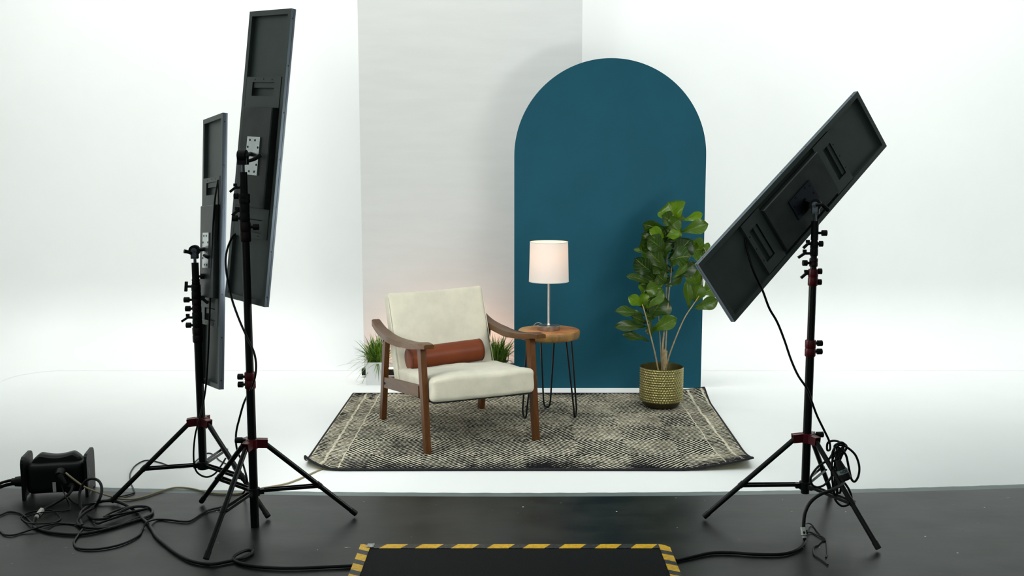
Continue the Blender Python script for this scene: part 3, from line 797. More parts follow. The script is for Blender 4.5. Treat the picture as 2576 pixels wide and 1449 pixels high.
# ================================================================ GRASS PLANTERS AND UPLIGHT BEHIND THE CHAIR
def grass_planter(cx, cy, w_, d_, h_, label, seed, spread):
    root = empty('grass_planter', (cx, cy, 0), label, 'potted plant', group='white planters of artificial grass')
    t = .009; bm = NB(); sq = lambda e, z: [(x * (w_ / 2 - e), y * (d_ / 2 - e), z) for x, y in ((-1, -1), (1, -1), (1, 1), (-1, 1))]
    rings(bm, [sq(0, 0), sq(0, h_), sq(t, h_), sq(t, .012)])
    obj('planter_box', bm, M['planter'], root)
    bm = NB(); box(bm, -w_ / 2 + t, w_ / 2 - t, -d_ / 2 + t, d_ / 2 - t, h_ - .03, h_ - .02); obj('soil', bm, M['soil'], root)
    rnd = random.Random(seed); bm = NB(); tl = bm.verts.layers.float_color.new('tint')
    for k in range(380):
        b = Vector((rnd.gauss(0, .02), rnd.gauss(0, .014), h_ - .02)); az = rnd.uniform(0, 2 * PI); lean = abs(rnd.gauss(0, spread)); ln = rnd.uniform(.14, .27)
        if k % 9 == 0: lean += .5
        dr = Vector((math.cos(az) * math.sin(lean), math.sin(az) * math.sin(lean) * .6, math.cos(lean))); tint = rnd.uniform(0, .9)
        s = Vector((-math.sin(az), math.cos(az), 0)); s = Vector((1, 0, 0)) if abs(s.x) < .3 else s
        prev = None; ww = rnd.uniform(.0026, .0048); drp = rnd.uniform(.02, .09) * (1 + lean)
        for i in range(6):
            u = i / 5; p = b + dr * ln * u + Vector((0, 0, -drp * u * u)) + Vector((math.cos(az), math.sin(az) * .5, 0)) * (.03 * u * u); p.z = max(p.z, .02); wi = ww * (1 - u ** 2) + .0003
            row = [bm.verts.new(p - s * wi), bm.verts.new(p + Vector((0, -.0006, .0006))), bm.verts.new(p + s * wi)]
            for q in row: q[tl] = (tint, tint, tint, 1)
            if prev:
                for j in (0, 1): bm.faces.new((prev[j], row[j], row[j + 1], prev[j + 1]))
            prev = row
    obj('grass_blades', bm, M['grass'], root, smooth=80)
    return root
grass_planter(-.94, 6.81, .142, .12, .158, 'white square planter of artificial grass, left of the armchair on the white floor', 3, .42)
grass_planter(-.098, 6.86, .142, .12, .146, 'white square planter of artificial grass, seen between armchair back and teal arch', 5, .36)
def uplight():
    root = empty('floor_uplight', (-.53, 7.02, 0), 'black bar-shaped floor light glowing warm behind the grass planters', 'light')
    bm = NB(); box(bm, -.545, .53, -.03, .03, 0.018, .062); obj('housing', bm, M['black_matte'], root, bevel=.006)
    for x in (-.4, .4):
        bm = NB(); box(bm, x - .03, x + .03, -.035, .035, 0, .02); obj('foot', bm, M['black_matte'], root)
    bm = NB(); box(bm, -.42, .50, -.012, .018, .0622, .0655); obj('led_strip', bm, M['warm_light'], root)
uplight()
bm = NB(); box(bm, -.04, .04, -.02, .02, 0, .112); o = obj('power_adapter', bm, M['black_matte'], bevel=.004); o.location = (.03, 6.95, 0)
tag(o, 'small black box just left of the arch base, behind the armchair seat', 'adapter')
bm = NB(); lathe(bm, [(0, 0), (.0135, 0), (.014, .004), (.014, .098), (.006, .112), (.006, .126), (0, .127)], n=20); o = obj('small_bottle', bm, M['pink'], smooth=40); o.location = (-.012, 6.885, 0)
tag(o, 'small pinkish bottle-like item between the right grass planter and the teal arch', 'bottle')

# ================================================================ LIGHT PANELS ON STANDS
def rotm(e): return Euler([math.radians(a) for a in e], 'XYZ').to_matrix()
def light_panel(c, eul, label, plate_m='plate', W=.295, Ln=1.2, plate_z=.005):
    root = empty('studio_light', c, label, 'light panel', rot=[math.radians(a) for a in eul], group='studio light panels')
    hw, hl, D, bw = W / 2, Ln / 2, .022, .021
    bm = NB()
    # mitred frame: outer/inner outline with a small outer side groove
    out = [(-hw, -hl), (hw, -hl), (hw, hl), (-hw, hl)]; inn = [(-hw + bw, -hl + bw), (hw - bw, -hl + bw), (hw - bw, hl - bw), (-hw + bw, hl - bw)]
    def rg(o_, y): return [bm.verts.new((x, y, z)) for x, z in o_]
    g = .0012
    oin = [(x - math.copysign(g, x), z - math.copysign(g, z)) for x, z in out]
    L_ = [rg(inn, .0185), rg(inn, 0.0), rg(out, 0.0), rg(out, .012), rg(oin, .0125), rg(oin, .0135), rg(out, .014), rg(out, D), rg(inn, D)]
    for i, (a, b) in enumerate(zip(L_, L_[1:])):
        for k in range(4):
            f = bm.faces.new((a[k], a[(k + 1) % 4], b[(k + 1) % 4], b[k])); f.material_index = 1 if 2 <= i <= 6 else 0
    obj('frame', bm, None, root, mats=[M['panel'], M['panel_edge']])
    bm = NB(); box(bm, -hw + bw, hw - bw, .0165, .0185, -hl + bw, hl - bw); obj('back_sheet', bm, M['panel'], root)
    bm = NB(); box(bm, -hw + bw * .6, hw - bw * .6, .0187, .0212, -hl + bw * .6, hl - bw * .6); obj('diffuser', bm, M['panel_light' if plate_m == 'plate' else 'panel_light_right'], root)
    for sg in (1, -1):
        hp = bpy.data.objects.new('x', None)
        bm = NB(); x1, za, zb, sx, s0, s1 = .122, .206, .330, .078, .252, .308
        def bz(a, b, c_, d, y0, y1):
            z_0, z_1 = sorted((sg * c_, sg * d)); box(bm, a, b, y0, y1, z_0, z_1)
        y0, y1 = -.0015, .0008
        bz(-x1, x1, s1, zb, y0, y1); bz(-x1, x1, za, s0, y0, y1); bz(-x1, -sx, s0, s1, y0, y1); bz(sx, x1, s0, s1, y0, y1)
        bz(-x1, x1, zb - .002, zb, y1, .016)
        pl = obj('handle_plate', bm, M['panel'], root)
        bm = NB(); bz(-sx + .003, sx - .003, s1 - .022 if sg > 0 else s0 + .004, s1 if sg > 0 else s0 + .026, .004, .016); obj('grip_bar', bm, M['panel'], pl, bevel=.002)
        for hx_, hz_ in ((-.06, .319), (0, .321), (.06, .319)):
            bm = NB(); cyl(bm, (hx_, -.002, sg * hz_), (hx_, .0, sg * hz_), .003, n=10); obj('screw', bm, M['black_matte'], pl)
    bm = NB(); rings(bm, [[(x, y, z) for x, z in ((-w_, -l), (w_, -l), (w_, l), (-w_, l))] for y, w_, l in ((.0165, .104, .205), (-.015, .104, .205), (-.019, .101, .202))])
    obj('driver_box', bm, M['panel_box'], root)
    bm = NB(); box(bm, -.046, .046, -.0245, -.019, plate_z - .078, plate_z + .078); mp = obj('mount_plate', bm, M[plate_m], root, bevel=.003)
    tag(mp, 'bright zinc mounting plate' if plate_m == 'plate' else 'zinc mounting plate with shade put into its colour')
    for hx_, hz_ in ((-.025, .064), (.012, .064), (-.036, .035), (.036, .035), (-.036, -.035), (.036, -.035), (-.012, -.064), (.025, -.064)):
        bm = NB(); cyl(bm, (hx_, -.0255, plate_z + hz_), (hx_, -.0235, plate_z + hz_), .0048, n=12); obj('screw', bm, M['black_matte'], mp)
    # stub of the ball mount on the plate
    for k in range(7):
        for sd in (-1, 1):
            zz = -.56 + k * .187; bm = NB(); cyl(bm, (sd * (hw + .0006), .009, zz), (sd * (hw - .001), .009, zz), .003, n=8); obj('frame_screw', bm, M['chrome'], root)
    return root
def to_world(c, eul, p): return Vector(c) + rotm(eul) @ Vector(p)

def stand(base, z_bot, feet, hubz, label, sections, knobs, head, plate_pt, handle_pts, slope=.58):
    bx, by = base; root = empty('light_stand', (bx, by, 0), label, 'light stand', group='tripod light stands')
    def V(x, y, z): return Vector((x - bx, y - by, z))
    O = Vector((0, 0, 0))
    for nm, za, zb_, r, m_ in sections:
        bm = NB()
        if 'collar' in nm:
            lathe(bm, [(0, za), (r * .92, za), (r, za + .004), (r, (za + zb_) / 2 - .004), (r * .93, (za + zb_) / 2), (r, (za + zb_) / 2 + .004), (r, zb_ - .004), (r * .92, zb_), (0, zb_)], n=24)
        else: cyl(bm, (0, 0, za), (0, 0, zb_), r, n=24)
        obj(nm, bm, M[m_], root, smooth=40)
    # upper hub with three lugs, lower hub
    bm = NB(); lathe(bm, [(.0185, hubz - .022), (.026, hubz - .02), (.026, hubz + .018), (.0185, hubz + .02)], n=28)
    dirs = []
    for fx, fy in feet:
        d = Vector((fx - bx, fy - by, 0)).normalized(); dirs.append(d)
        for sg in (-1, 1):
            s = Vector((-d.y, d.x, 0)) * (.0135 * sg); a = d * .02 + s + Vector((0, 0, hubz)); b = d * .062 + s + Vector((0, 0, hubz - .004)); obox(bm, a, b, .004, .036)
        obox(bm, d * .02 + Vector((0, 0, hubz + .014)), d * .062 + Vector((0, 0, hubz + .011)), .03, .005)
    obj('leg_hub', bm, M['red'], root, bevel=.001)
    lowz = hubz * (1 - slope)
    for (fx, fy), d in zip(feet, dirs):
        a = d * .052 + Vector((0, 0, hubz - .006)); b = V(fx, fy, .0125)
        bm = NB(); cyl(bm, a, b, .0108, n=16); lg = obj('leg', bm, M['black'], root, smooth=40)
        dd = (b - a).normalized(); bm = NB(); cyl(bm, b - dd * .03, b - dd * .0005 + Vector((0, 0, 0)), .0122, n=16); obj('rubber_foot', bm, M['black_matte'], lg, smooth=40)
        m_ = a + (b - a) * slope; zc = Vector((0, 0, max(z_bot + .02, m_.z - .0)))
        s = Vector((-d.y, d.x, 0)); bm = NB()
        for sg in (-1, 1): obox(bm, d * .026 + zc + s * .010 * sg, m_ + s * .013 * sg + Vector((0, 0, -.002)), .003, .013)
        bmesh.ops.recalc_face_normals(bm, faces=bm.faces); obj('brace', bm, M['black'], root)
        bm = NB(); cyl(bm, m_ - s * .019, m_ + s * .019, .0045, n=10); cyl(bm, m_ - dd * .012, m_ + dd * .012, .0128, n=14); obj('brace_pivot', bm, M['black'], lg)
    zc0 = max(z_bot + .02, lowz); bm = NB(); lathe(bm, [(.018, zc0 - .018), (.025, zc0 - .016), (.025, zc0 + .016), (.018, zc0 + .018)], n=24)
    for d in dirs:
        obox(bm, d * .018 + Vector((0, 0, zc0)), d * .042 + Vector((0, 0, zc0)), .018, .022)
    obj('lower_hub', bm, M['black_matte'], root)
    # knobs: (z, direction angle, length, kind)
    for z, ang, ln, kd in knobs:
        d = Vector((math.cos(ang), math.sin(ang), 0)); bm = NB(); cyl(bm, d * .012 + Vector((0, 0, z)), d * (ln * .6) + Vector((0, 0, z)), .0055, n=10)
        e = d * (ln * .6) + Vector((0, 0, z))
        if kd == 'T': obox(bm, e + Vector((0, 0, -.022)) + d * .004, e + Vector((0, 0, .022)) + d * .0, .014, .011, up=d)
        elif kd == 'L': obox(bm, e, e + d * (ln * .4) + Vector((0, 0, -.018)), .012, .010); obox(bm, e + Vector((0, 0, .004)), e + Vector((0, 0, .016)), .012, .014, up=d)
        else: cyl(bm, e, e + d * (ln * .4), .0125, n=12)
        obj('locking_knob', bm, M['black_matte'], root, smooth=40)
    # grip head
    hz = head; bm = NB(); top = Vector((0, 0, hz)); q = Vector(plate_pt) - Vector((bx, by, 0)); ax = (q - top); ax.z = 0; ax.normalize(); sd = Vector((-ax.y, ax.x, 0))
    cyl(bm, top - sd * .016, top + sd * .016, .024, n=24); obox(bm, top + Vector((0, 0, -.036)), top, .034, .03, up=ax)
    gh = obj('grip_head', bm, M['black_matte'], root, smooth=35)
    bm = NB()
    for sg in (-1, 1): cyl(bm, top + sd * .0165 * sg, top + sd * .021 * sg, .013, n=24); obox(bm, top + sd * .019 * sg + Vector((0, 0, -.032)), top + sd * .019 * sg, .022, .004, up=sd)
    obox(bm, top - sd * .021 + Vector((0, 0, -.032)), top + sd * .021 + Vector((0, 0, -.032)), .022, .006)
    obj('head_bracket', bm, M['chrome'], gh, smooth=35)
    bm = NB(); cyl(bm, top, q, .009, n=14); obj('spigot', bm, M['black'], gh, smooth=40)
    for hp in handle_pts:
        bm = NB(); P = [Vector(p) - Vector((bx, by, 0)) for p in hp]; tube(bm, P, .0065, 8, 4, .009); obj('clamp_handle', bm, M['black_matte'], gh, smooth=50)
    return root

# --- near left
N_C, N_E = (-1.050, 4.133, 1.545), (-6.0, 3.15, -42.4)
light_panel(N_C, N_E, 'dark slim light panel mounted highest, on the front left stand, near upright')
pt = to_world(N_C, N_E, (-.012, -.024, .012))
stand((-1.085, 4.045), 0.0, [(-1.177, 3.668), (-1.398, 4.326), (-.676, 4.163)], .362, 'black tripod light stand in front left, carrying the tallest light panel',
      [('lower_tube', 0.0, .61, .0178, 'black'), ('collar', .595, .665, .0225, 'red'), ('middle_tube', .66, 1.22, .0162, 'black'), ('collar', 1.205, 1.285, .0225, 'darkred'),
       ('collar', 1.285, 1.36, .0205, 'black_matte'), ('collar', 1.36, 1.40, .0235, 'black_matte'), ('adapter_sleeve', 1.398, 1.487, .0155, 'black_matte'), ('spigot_pin', 1.48, 1.53, .0065, 'chrome')],
      [(.645, PI, .05, 'B'), (.612, PI, .05, 'B'), (1.265, .1, .055, 'B'), (1.30, PI, .05, 'B'), (1.33, PI, .05, 'L'), (1.39, PI, .04, 'B'), (1.425, PI + .2, .055, 'L'), (.375, PI, .07, 'B')],
      1.552, pt, [[PY(625, 405, 4.03), PY(640, 400, 4.02), PY(655, 390, 4.03)]])
# --- far left
F_C, F_E = (-1.342, 4.421, 1.132), (-4.1, -4.0, -56.8)
light_panel(F_C, F_E, 'slim light panel seen almost edge-on, on the rear left stand')
pt = to_world(F_C, F_E, (-.02, -.024, .01))
stand((-1.414, 4.42), .132, [(-1.804, 4.326), (-1.049, 4.129), (-1.372, 4.80)], .358, 'black tripod light stand at rear left, behind the taller one',
      [('lower_tube', .132, .735, .0182, 'black'), ('collar', .722, .79, .0235, 'darkred'), ('collar', .79, .86, .0215, 'black_matte'), ('collar', .86, .92, .020, 'darkred'), ('collar', .92, .985, .0205, 'black_matte'), ('collar', .985, 1.01, .0175, 'black_matte'), ('adapter_sleeve', 1.008, 1.082, .0155, 'black_matte'), ('spigot_pin', 1.08, 1.115, .0065, 'chrome')],
      [(.80, PI, .05, 'B'), (.835, PI, .07, 'L'), (.875, PI, .05, 'B'), (.915, PI, .055, 'B'), (.918, 0, .05, 'L'), (.975, PI, .07, 'T'), (1.02, .3, .035, 'B')],
      1.137, pt, [[PY(482, 638, 4.40), PY(473, 634, 4.39), PY(463, 632, 4.38)], [PY(513, 642, 4.36), PY(519, 645, 4.35), PY(526, 646, 4.35)]])
# --- right
R_C, R_E = (1.196, 4.158, 1.366), (-11.5, 53.4, 22.0)
light_panel(R_C, R_E, 'dark light panel tilted diagonally on the right-hand stand', 'shaded_plate')
pt = to_world(R_C, R_E, (.005, -.024, .01))
stand((1.256, 4.127), .119, [(.824, 4.124), (1.447, 3.771), (1.478, 4.462)], .364, 'black tripod light stand at right, cable coil hanging on its leg',
      [('lower_tube', .119, .72, .0175, 'black'), ('collar', .715, .785, .0225, 'red'), ('middle_tube', .78, 1.02, .0155, 'black'), ('collar', 1.015, 1.085, .0205, 'red'), ('collar', 1.095, 1.13, .0175, 'darkred'), ('upper_tube', 1.08, 1.21, .0130, 'black'), ('collar', 1.14, 1.20, .0165, 'black_matte'), ('adapter_sleeve', 1.205, 1.285, .0150, 'black_matte'), ('spigot_pin', 1.28, 1.325, .0065, 'chrome')],
      [(.77, .1, .05, 'B'), (.735, .1, .05, 'B'), (1.075, 0, .035, 'B'), (1.03, 0, .035, 'B'), (1.065, PI, .05, 'L'), (1.11, PI, .045, 'B'), (1.15, PI, .065, 'L'), (1.19, PI, .045, 'L'), (1.19, 0, .035, 'B'), (1.235, 0, .05, 'B'), (.375, .1, .07, 'B')],
      1.352, pt, [[PY(2052, 516, 4.10), PY(2066, 515, 4.09), PY(2074, 520, 4.09), PY(2084, 530, 4.09)]])

# ================================================================ CABLES
def cable(name, segs, r, label, cat='cable', m_='rubber', per=8, n=8):
    """segs: (px, py) on the floor or (px, py, Y) in the air"""
    P = []
    for i, s in enumerate(segs):
        if len(s) == 2: P.append(GZ(s[0], s[1], r + .001))
        elif len(s) == 3: P.append(PY(*s))
        else: P.append(GZ(s[0], s[1], s[3]))
    bm = NB(); tube(bm, P, r, n, per); o = obj(name, bm, M[m_], smooth=60); return tag(o, label, cat, {'power_cable': 'black power cables', 'thin_cable': 'thin black cables', 'tie_cord': 'tie cords'}.get(name))
# 1 supply cable with white label, from power box, coiling and running to the mat
cable('power_cable', [(182, 1222, 4.36), (176, 1240, 4.33), (160, 1253, 4.31), (135, 1268, 4.28), (112, 1280, 4.24), (98, 1292, 4.19), (88, 1306, 4.13), (85, 1322), (100, 1332), (140, 1341), (200, 1344), (262, 1333), (330, 1313), (375, 1298), (384, 1285), (372, 1276),
      (345, 1274, 0, .02), (318, 1280, 0, .025), (290, 1294, 0, .02), (262, 1305, 0, .02), (238, 1305, 0, .02), (218, 1296, 4.2), (205, 1280, 4.22), (200, 1255, 4.25), (203, 1230, 4.27), (216, 1210, 4.28), (235, 1204, 4.27), (251, 1213, 4.25), (256, 1233, 4.22), (250, 1256, 4.19), (238, 1275, 0, .03), (215, 1288, 0, .026), (199, 1303, 0, .02),
      (195, 1315, 0, .01), (212, 1326, 0, .008), (255, 1329, 0, .008), (300, 1322), (350, 1300, 0, .012)], .0062, 'thick black cable from the power box, coiled in loops at lower left')
cable('power_cable', [(238, 1312, 0, .012), (246, 1317, 0, .010), (262, 1312, 0, .012), (310, 1296, 0, .02), (362, 1282, 0, .022), (366, 1280, 0, .024), (330, 1288, 0, .026), (285, 1296, 0, .026), (262, 1300, 0, .022), (290, 1285, 0, .02), (323, 1276, 0, .015), (352, 1273, 0, .012)], .0048, 'short bent cable end lying inside the coiled cable at lower left')
cable('power_cable', [(206, 1322, 0, .012), (199, 1300, 0, .012), (207, 1284, 0, .012), (235, 1266, 0, .012), (265, 1260, 0, .014), (298, 1263, 0, .014), (331, 1279, 0, .012), (356, 1303), (371, 1317), (383, 1334), (393, 1350), (418, 1372), (446, 1393), (482, 1411), (529, 1419), (571, 1413), (614, 1403), (636, 1388), (621, 1384, 0, .012), (593, 1396, 0, .014), (588, 1409), (621, 1421), (679, 1428), (750, 1429), (821, 1426), (886, 1423)], .0068, 'long black cable running from the coil across the floor to the hazard-edged mat')
cable('power_cable', [(207, 1332, 0, .01), (188, 1359), (187, 1369), (197, 1379), (228, 1382), (269, 1378), (311, 1367), (348, 1348), (360, 1328), (371, 1313, 0, .02), (393, 1307), (427, 1308), (461, 1312), (482, 1309), (518, 1286), (557, 1275), (590, 1260), (612, 1240), (622, 1215, 4.22), (612, 1170, 4.24), (596, 1130, 4.2), (594, 1090, 4.18), (603, 1050, 4.16), (615, 1010, 4.12), (635, 970, 3.99), (644, 930, 3.98), (640, 890, 3.98), (622, 850, 4.0), (600, 800, 4.03), (580, 740, 4.07), (568, 670, 4.10), (571, 630, 4.12), (584, 597, 4.11), (592, 588, 4.125)], .0045, 'black cable hanging from the tallest panel down its stand and onto the floor', per=7)
cable('thin_cable', [(-60, 1318), (-25, 1303), (0, 1296), (21, 1288), (41, 1289), (60, 1296), (77, 1311), (89, 1322), (110, 1334, 0, .008)], .0042, 'thin black cable curving in from the left frame edge below the power box')
cable('thin_cable', [(-70, 1300), (-30, 1318), (0, 1336), (12, 1345), (33, 1346), (56, 1340), (83, 1331, 0, .012), (114, 1322, 0, .014), (145, 1317), (186, 1319), (205, 1322, 0, .02)], .0038, 'lowest thin black cable at the left frame edge, joining the coil')
cable('thin_cable', [(53, 1302), (68, 1291), (95, 1285, 0, .012), (128, 1283), (145, 1293), (152, 1304), (141, 1313), (116, 1317, 0, .012), (83, 1317, 0, .016), (64, 1312), (54, 1303)], .0034, 'thin black cable loop around the white-taped connector at lower left')
cable('thin_cable', [(155, 1220, 4.36), (160, 1237, 4.34), (166, 1252, 4.30), (174, 1270), (175, 1281), (165, 1285), (130, 1287, 0, .012), (100, 1290, 0, .022), (66, 1300, 0, .012), (60, 1302)], .0026, 'thinnest black cord dropping from the white tag on the power box')
cable('thin_cable', [(172, 1252, 4.31), (185, 1264), (205, 1270), (235, 1266, 0, .028), (250, 1262), (300, 1250), (325, 1244), (338, 1238), (335, 1228), (328, 1212), (328, 1190), (342, 1170), (368, 1158), (400, 1163), (430, 1173), (455, 1176), (478, 1171), (495, 1158), (508, 1146), (525, 1140), (540, 1146), (552, 1158), (575, 1170)], .0034, 'thin black cord from the power box looping over the white floor behind the left stands')
# beige cord from the plug to the rug
cable('beige_cord', [(166, 1190, 4.36), (178, 1200, 4.34), (195, 1213, 4.33), (215, 1226, 4.32), (245, 1238, 4.31), (272, 1247, 4.3), (300, 1254, 0, .012), (330, 1256), (365, 1249), (400, 1237), (440, 1227), (480, 1229), (520, 1238), (560, 1242), (605, 1240), (660, 1228), (715, 1218), (745, 1208), (775, 1195), (800, 1184, 0, .004), (812, 1179, 0, .004)], .0042, 'beige cord running from the power box plug to under the rug corner', m_='beige', cat='cord')
# rear-left panel cable
cable('power_cable', [(549, 452, 4.33), (541, 500, 4.33), (536, 570, 4.34), (534, 640, 4.34), (530, 720, 4.35), (527, 800, 4.35), (524, 880, 4.36), (519, 960, 4.37), (512, 1010, 4.375), (500, 1060, 4.36), (491, 1095, 4.36), (487, 1140, 4.38), (490, 1175, 4.40), (500, 1192, 4.41), (520, 1200, 4.42), (540, 1192, 4.43), (556, 1172, 4.45), (568, 1152, 4.47)], .0042, 'black cable hanging down the rear left panel and its stand')
cable('thin_cable', [(549, 452, 4.335), (549, 520, 4.335), (547, 600, 4.34), (545, 660, 4.34), (542, 686, 4.34), (545, 687, 4.34), (547, 640, 4.34)], .0026, 'thin cable loop hanging against the back of the rear left panel')
# thick pair leaving the power box to the left
for dy, lb in ((0, 'upper of two thick black cables leaving the power box to the left'), (9, 'lower of two thick black cables leaving the power box to the left')):
    cable('power_cable', [(62, 1208 + dy * .8, 4.48), (40, 1207 + dy, 4.45), (20, 1210 + dy, 4.42), (-5, 1218 + dy, 4.39), (-40, 1236 + dy * .5, 4.36)], .0085 if dy else .007, lb)
# right side
cable('power_cable', [(1872, 588, 4.0), (1880, 630, 3.99), (1895, 680, 3.98), (1918, 730, 4.0), (1935, 775, 4.03), (1955, 810, 4.05), (1973, 855, 4.07), (1990, 905, 4.08), (2008, 945, 4.08), (2030, 978, 4.08), (2042, 1010, 4.09), (2055, 1045, 4.1), (2072, 1080, 4.12), (2086, 1110, 4.14), (2088, 1130, 4.14), (2081, 1132, 4.13), (2082, 1115, 4.13), (2095, 1109, 4.12), (2112, 1112, 4.1), (2122, 1125, 4.09), (2115, 1140, 4.09), (2100, 1150, 4.1)], .0048, 'black cable hanging from the tilted right panel to the coil on the stand leg')
def hank():
    root = empty('cable_hank', PY(2110, 1160, 4.0), 'black cable coil with a grey-banded connector hanging on the right stand leg', 'cable coil'); c = root.location
    loops = [[(2108, 1120), (2125, 1122), (2150, 1142), (2161, 1170), (2160, 1195), (2151, 1211), (2142, 1205), (2135, 1175), (2128, 1145), (2115, 1130), (2104, 1122)],
             [(2120, 1130), (2100, 1125), (2104, 1118), (2120, 1115), (2130, 1125), (2118, 1145), (2112, 1160)],
             [(2100, 1130), (2085, 1155), (2060, 1172), (2042, 1195), (2040, 1212), (2050, 1225), (2070, 1222), (2088, 1205), (2100, 1180), (2106, 1150), (2105, 1128)],
             [(2110, 1128), (2096, 1150), (2092, 1185), (2096, 1225), (2100, 1245), (2106, 1238), (2104, 1200), (2108, 1160), (2114, 1130)],
             [(2112, 1125), (2103, 1150), (2099, 1190), (2103, 1230), (2112, 1240), (2115, 1225), (2108, 1180), (2112, 1145), (2119, 1125)],
             [(2125, 1215), (2136, 1232), (2142, 1252), (2136, 1268), (2120, 1273), (2108, 1266), (2100, 1255)],
             [(2100, 1125), (2094, 1140), (2096, 1160), (2108, 1150), (2116, 1130), (2124, 1118), (2116, 1113), (2104, 1118)]]
    for i, lp in enumerate(loops):
        bm = NB(); Yb = 3.99 + .018 * (i % 3)
        tube(bm, [PY(x, y, Yb) - c for x, y in lp], .0048, 8, 6); obj('cable_loop', bm, M['rubber'], root, smooth=60)
    a, b = PY(2108, 1158, 3.95) - c, PY(2128, 1204, 3.93) - c; d = (b - a)
    bm = NB(); cyl(bm, a, a + d * .5, .011, .018, n=20); cyl(bm, a + d * .5, b, .021, .0235, n=24); cyl(bm, b, b + d * .08, .0235, .018, n=24); obj('connector', bm, M['black_matte'], root, smooth=40)
    bm = NB(); cyl(bm, a + d * .50, a + d * .72, .0216, .0225, n=24); lb = obj('grey_band', bm, mat('grey_label', srgb(120, 135, 136), .5), root, smooth=40)
    tag(lb, 'grey printed band')
    # worn lettering on the band: )  D  E
    fc = bpy.data.curves.new('lettering', 'FONT'); fc.body = 'HDE'; fc.size = .016; fc.extrude = .0004; fc.align_x = 'CENTER'; fc.align_y = 'CENTER'
    fo = bpy.data.objects.new('lettering', fc); COL.objects.link(fo); dg = bpy.context.evaluated_depsgraph_get(); me = bpy.data.meshes.new_from_object(fo.evaluated_get(dg)); COL.objects.unlink(fo)
    me.materials.clear(); me.materials.append(M['black_matte'])
    du = d.normalized(); ctr = a + d * .61; vv = Vector((-.05, -1, .1)); vv = (vv - du * vv.dot(du)).normalized(); xx = du.cross(vv) * -1
    if xx.x < 0: xx = -xx
    up = vv.cross(xx); up = -up if up.z < 0 else up
    for v in me.vertices:
        ang = v.co.x / .0222; r_ = .0224 + v.co.z; v.co = ctr + (vv * math.cos(ang) + xx * math.sin(ang)) * r_ + up * v.co.y
    lo = bpy.data.objects.new('lettering', me); COL.objects.link(lo); lo.parent = lb
hank()
cable('power_cable', [(2123, 1208, 3.93), (2118, 1218, 3.88), (2095, 1232, 3.83), (2065, 1243, 3.8), (2040, 1262, 3.78), (2026, 1288, 3.77), (2022, 1315, 3.76), (2022, 1330, 3.755), (2023, 1345, 3.75), (2024, 1356, 0, .012), (2020, 1370), (2000, 1385), (1965, 1394), (1900, 1394), (1840, 1390), (1790, 1391), (1745, 1400), (1702, 1410)], .0068, 'thick black cable from the right stand coil across the floor to the mat')
def taped_joint(name, a, b, label, r):
    root = empty(name, a, label, 'connector', group='white-taped cable connectors'); d = b - a; bm = NB()
    cyl(bm, d * 0, d * .75, r, r * .95, n=6); cyl(bm, d * .78, d, r * .8, r * .7, n=12); obj('sleeve', bm, M['whitelabel'], root)
    bm = NB(); cyl(bm, d * .74, d * .79, r * 1.06, n=12); u = d.orthogonal().normalized()
    obox(bm, d * .2 + Vector((r * .8, -r * .7, 0)), d * .6 + Vector((r * .9, -r * .6, 0)), .003, .004); obj('black_mark', bm, M['black_matte'], root)
taped_joint('cable_connector', PY(2021, 1326, 3.755), PY(2024, 1353, 3.74), 'white-taped cable connector at the foot of the right stand', .012)
taped_joint('cable_connector', PY(105, 1283, 4.215), PY(90, 1303, 4.14), 'white-taped cable connector on the floor in front of the power box', .012)
cable('tie_cord', [(2022, 1319, 3.75), (2034, 1316, 0, .02), (2045, 1323), (2056, 1337), (2068, 1350), (2077, 1356), (2079, 1368), (2080, 1385), (2080, 1396), (2077, 1402)], .0028, 'thin black tie cord, outer strand trailing from the right white-taped connector', cat='cord')
cable('tie_cord', [(2027, 1338, 0, .012), (2040, 1339), (2055, 1346), (2070, 1351, 0, .008), (2076, 1360), (2066, 1362), (2056, 1372), (2047, 1377), (2047, 1394), (2060, 1404), (2074, 1414), (2083, 1421)], .0028, 'thin black tie cord, inner strand trailing from the right white-taped connector', cat='cord')

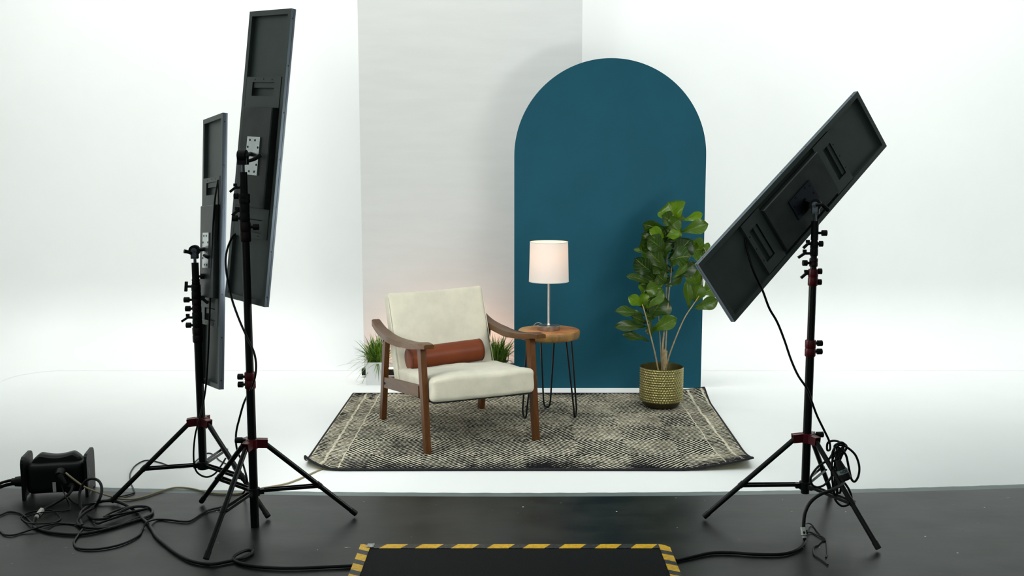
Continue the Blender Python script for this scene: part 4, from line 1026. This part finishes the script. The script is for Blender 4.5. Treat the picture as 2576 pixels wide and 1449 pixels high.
# ================================================================ POWER BOX
def power_box():
    root = empty('power_box', (-2.10, 4.47, 0), 'black portable power box with top handle standing on the floor edge at far left', 'power box', rot=(0, 0, math.radians(11)))
    def wp(p, P): return P
    bm = NB(); rbox(bm, (.124, .072, .070), .026, 14); b = obj('body', bm, M['black_matte'], root, smooth=60); b.location = (0, 0, .092)
    for x in (-.135, .135):
        bm = NB(); t = .0065
        out = [(-.078, 0.0), (-.062, 0.0), (-.05, .012), (.05, .012), (.062, 0.0), (.078, 0.0), (.08, .172), (.072, .188), (.055, .198), (-.055, .198), (-.072, .188), (-.08, .172)]
        rings(bm, [[(x - t, y, z) for y, z in out], [(x + t, y, z) for y, z in out]]); obj('end_plate', bm, M['black_matte'], root, bevel=.004)
    # carrying handle: a saddle-shaped bar
    bm = NB(); rs = []
    for k in range(25):
        t = k / 24; x = -.108 + .216 * t; e = min(t, 1 - t)
        top = .160 + .037 * min(1, e / .16) ** .6 - .011 * math.sin(PI * max(0, min(1, (t - .2) / .6)))
        rs.append([(x, -.038, .145), (x, .038, .145), (x, .032, top - .008), (x, .02, top), (x, -.02, top), (x, -.032, top - .008)])
    rings(bm, rs); obj('handle', bm, M['black_matte'], root, smooth=40)
    bm = NB(); cyl(bm, (-.147, -.01, .072), (-.185, -.01, .072), .026, .022, n=20); cyl(bm, (-.185, -.01, .072), (-.20, -.01, .072), .017, n=16); obj('cable_gland', bm, M['black_matte'], root, smooth=40)
    bm = NB(); cyl(bm, (.03, -.08, .125), (.03, -.115, .118), .024, .019, n=20); cyl(bm, (.03, -.112, .12), (.062, -.135, .085), .016, .007, n=16); obj('plug', bm, M['black_matte'], root, smooth=40)
    bm = NB(); cyl(bm, (.072, -.08, .055), (.068, -.118, .05), .02, .017, n=20); obj('plug', bm, M['black_matte'], root, smooth=40)
    bm = NB(); box(bm, -.004, .010, -.100, -.097, .04, .085); obj('white_tag', bm, M['whitelabel'], root)
    bm = NB()
    for k in range(2): box(bm, .1412, .1422, -.046, -.042, .045 + k * .05, .08 + k * .05)
    obj('painted_slit_light', bm, M['planter'], root)  # white slivers paint the light showing through slits in the end plate
power_box()

# ================================================================ MAT WITH HAZARD TAPE
def floor_mat_obj():
    root = empty('floor_mat', (.011, 3.45, 0), 'black ribbed rubber mat edged with yellow and black hazard tape, bottom centre', 'mat')
    hw, yf, yb = .615, .366, -.45
    bm = NB(); rbox(bm, (hw - .03, .395, .006), .004, 8); o = obj('rubber_surface', bm, M['tread'], root, smooth=40); o.location = (0, -.045, .0065)
    tw = .042
    def strip(x0, x1, y0, y1, name, ma):
        bm = NB(); box(bm, x0, x1, y0, y1, .0, .0138)
        return obj(name, bm, ma, root, bevel=.003)
    strip(-hw + tw, hw - tw, yf - tw, yf, 'hazard_tape', mat_hazard('hazard_tape_front', 'x'))
    for sx, nm in ((-1, 'yl'), (1, 'yr')):
        bm = NB(); xa, xb = sorted((sx * hw, sx * (hw - tw)))
        P = [(xa, yb), (xb, yb), (xb, yf - (.03 if sx > 0 else 0)), (xb - (.028 if sx > 0 else 0), yf), (xa, yf)]
        rings(bm, [[(x, y, z) for x, y in P] for z in (0, .0136)])
        obj('hazard_tape', bm, mat_hazard('hazard_tape_side_' + nm, nm), root)
    bm = NB(); rbox(bm, (.014, .018, .001), .001, 6, lambda p, P: P + Vector((0, 0, .0015 * noise.noise(P * 120)))); o = obj('peeling_tape', bm, M['silver'], root); o.location = (-hw + tw + .0, yf - .018, .0155)
floor_mat_obj()
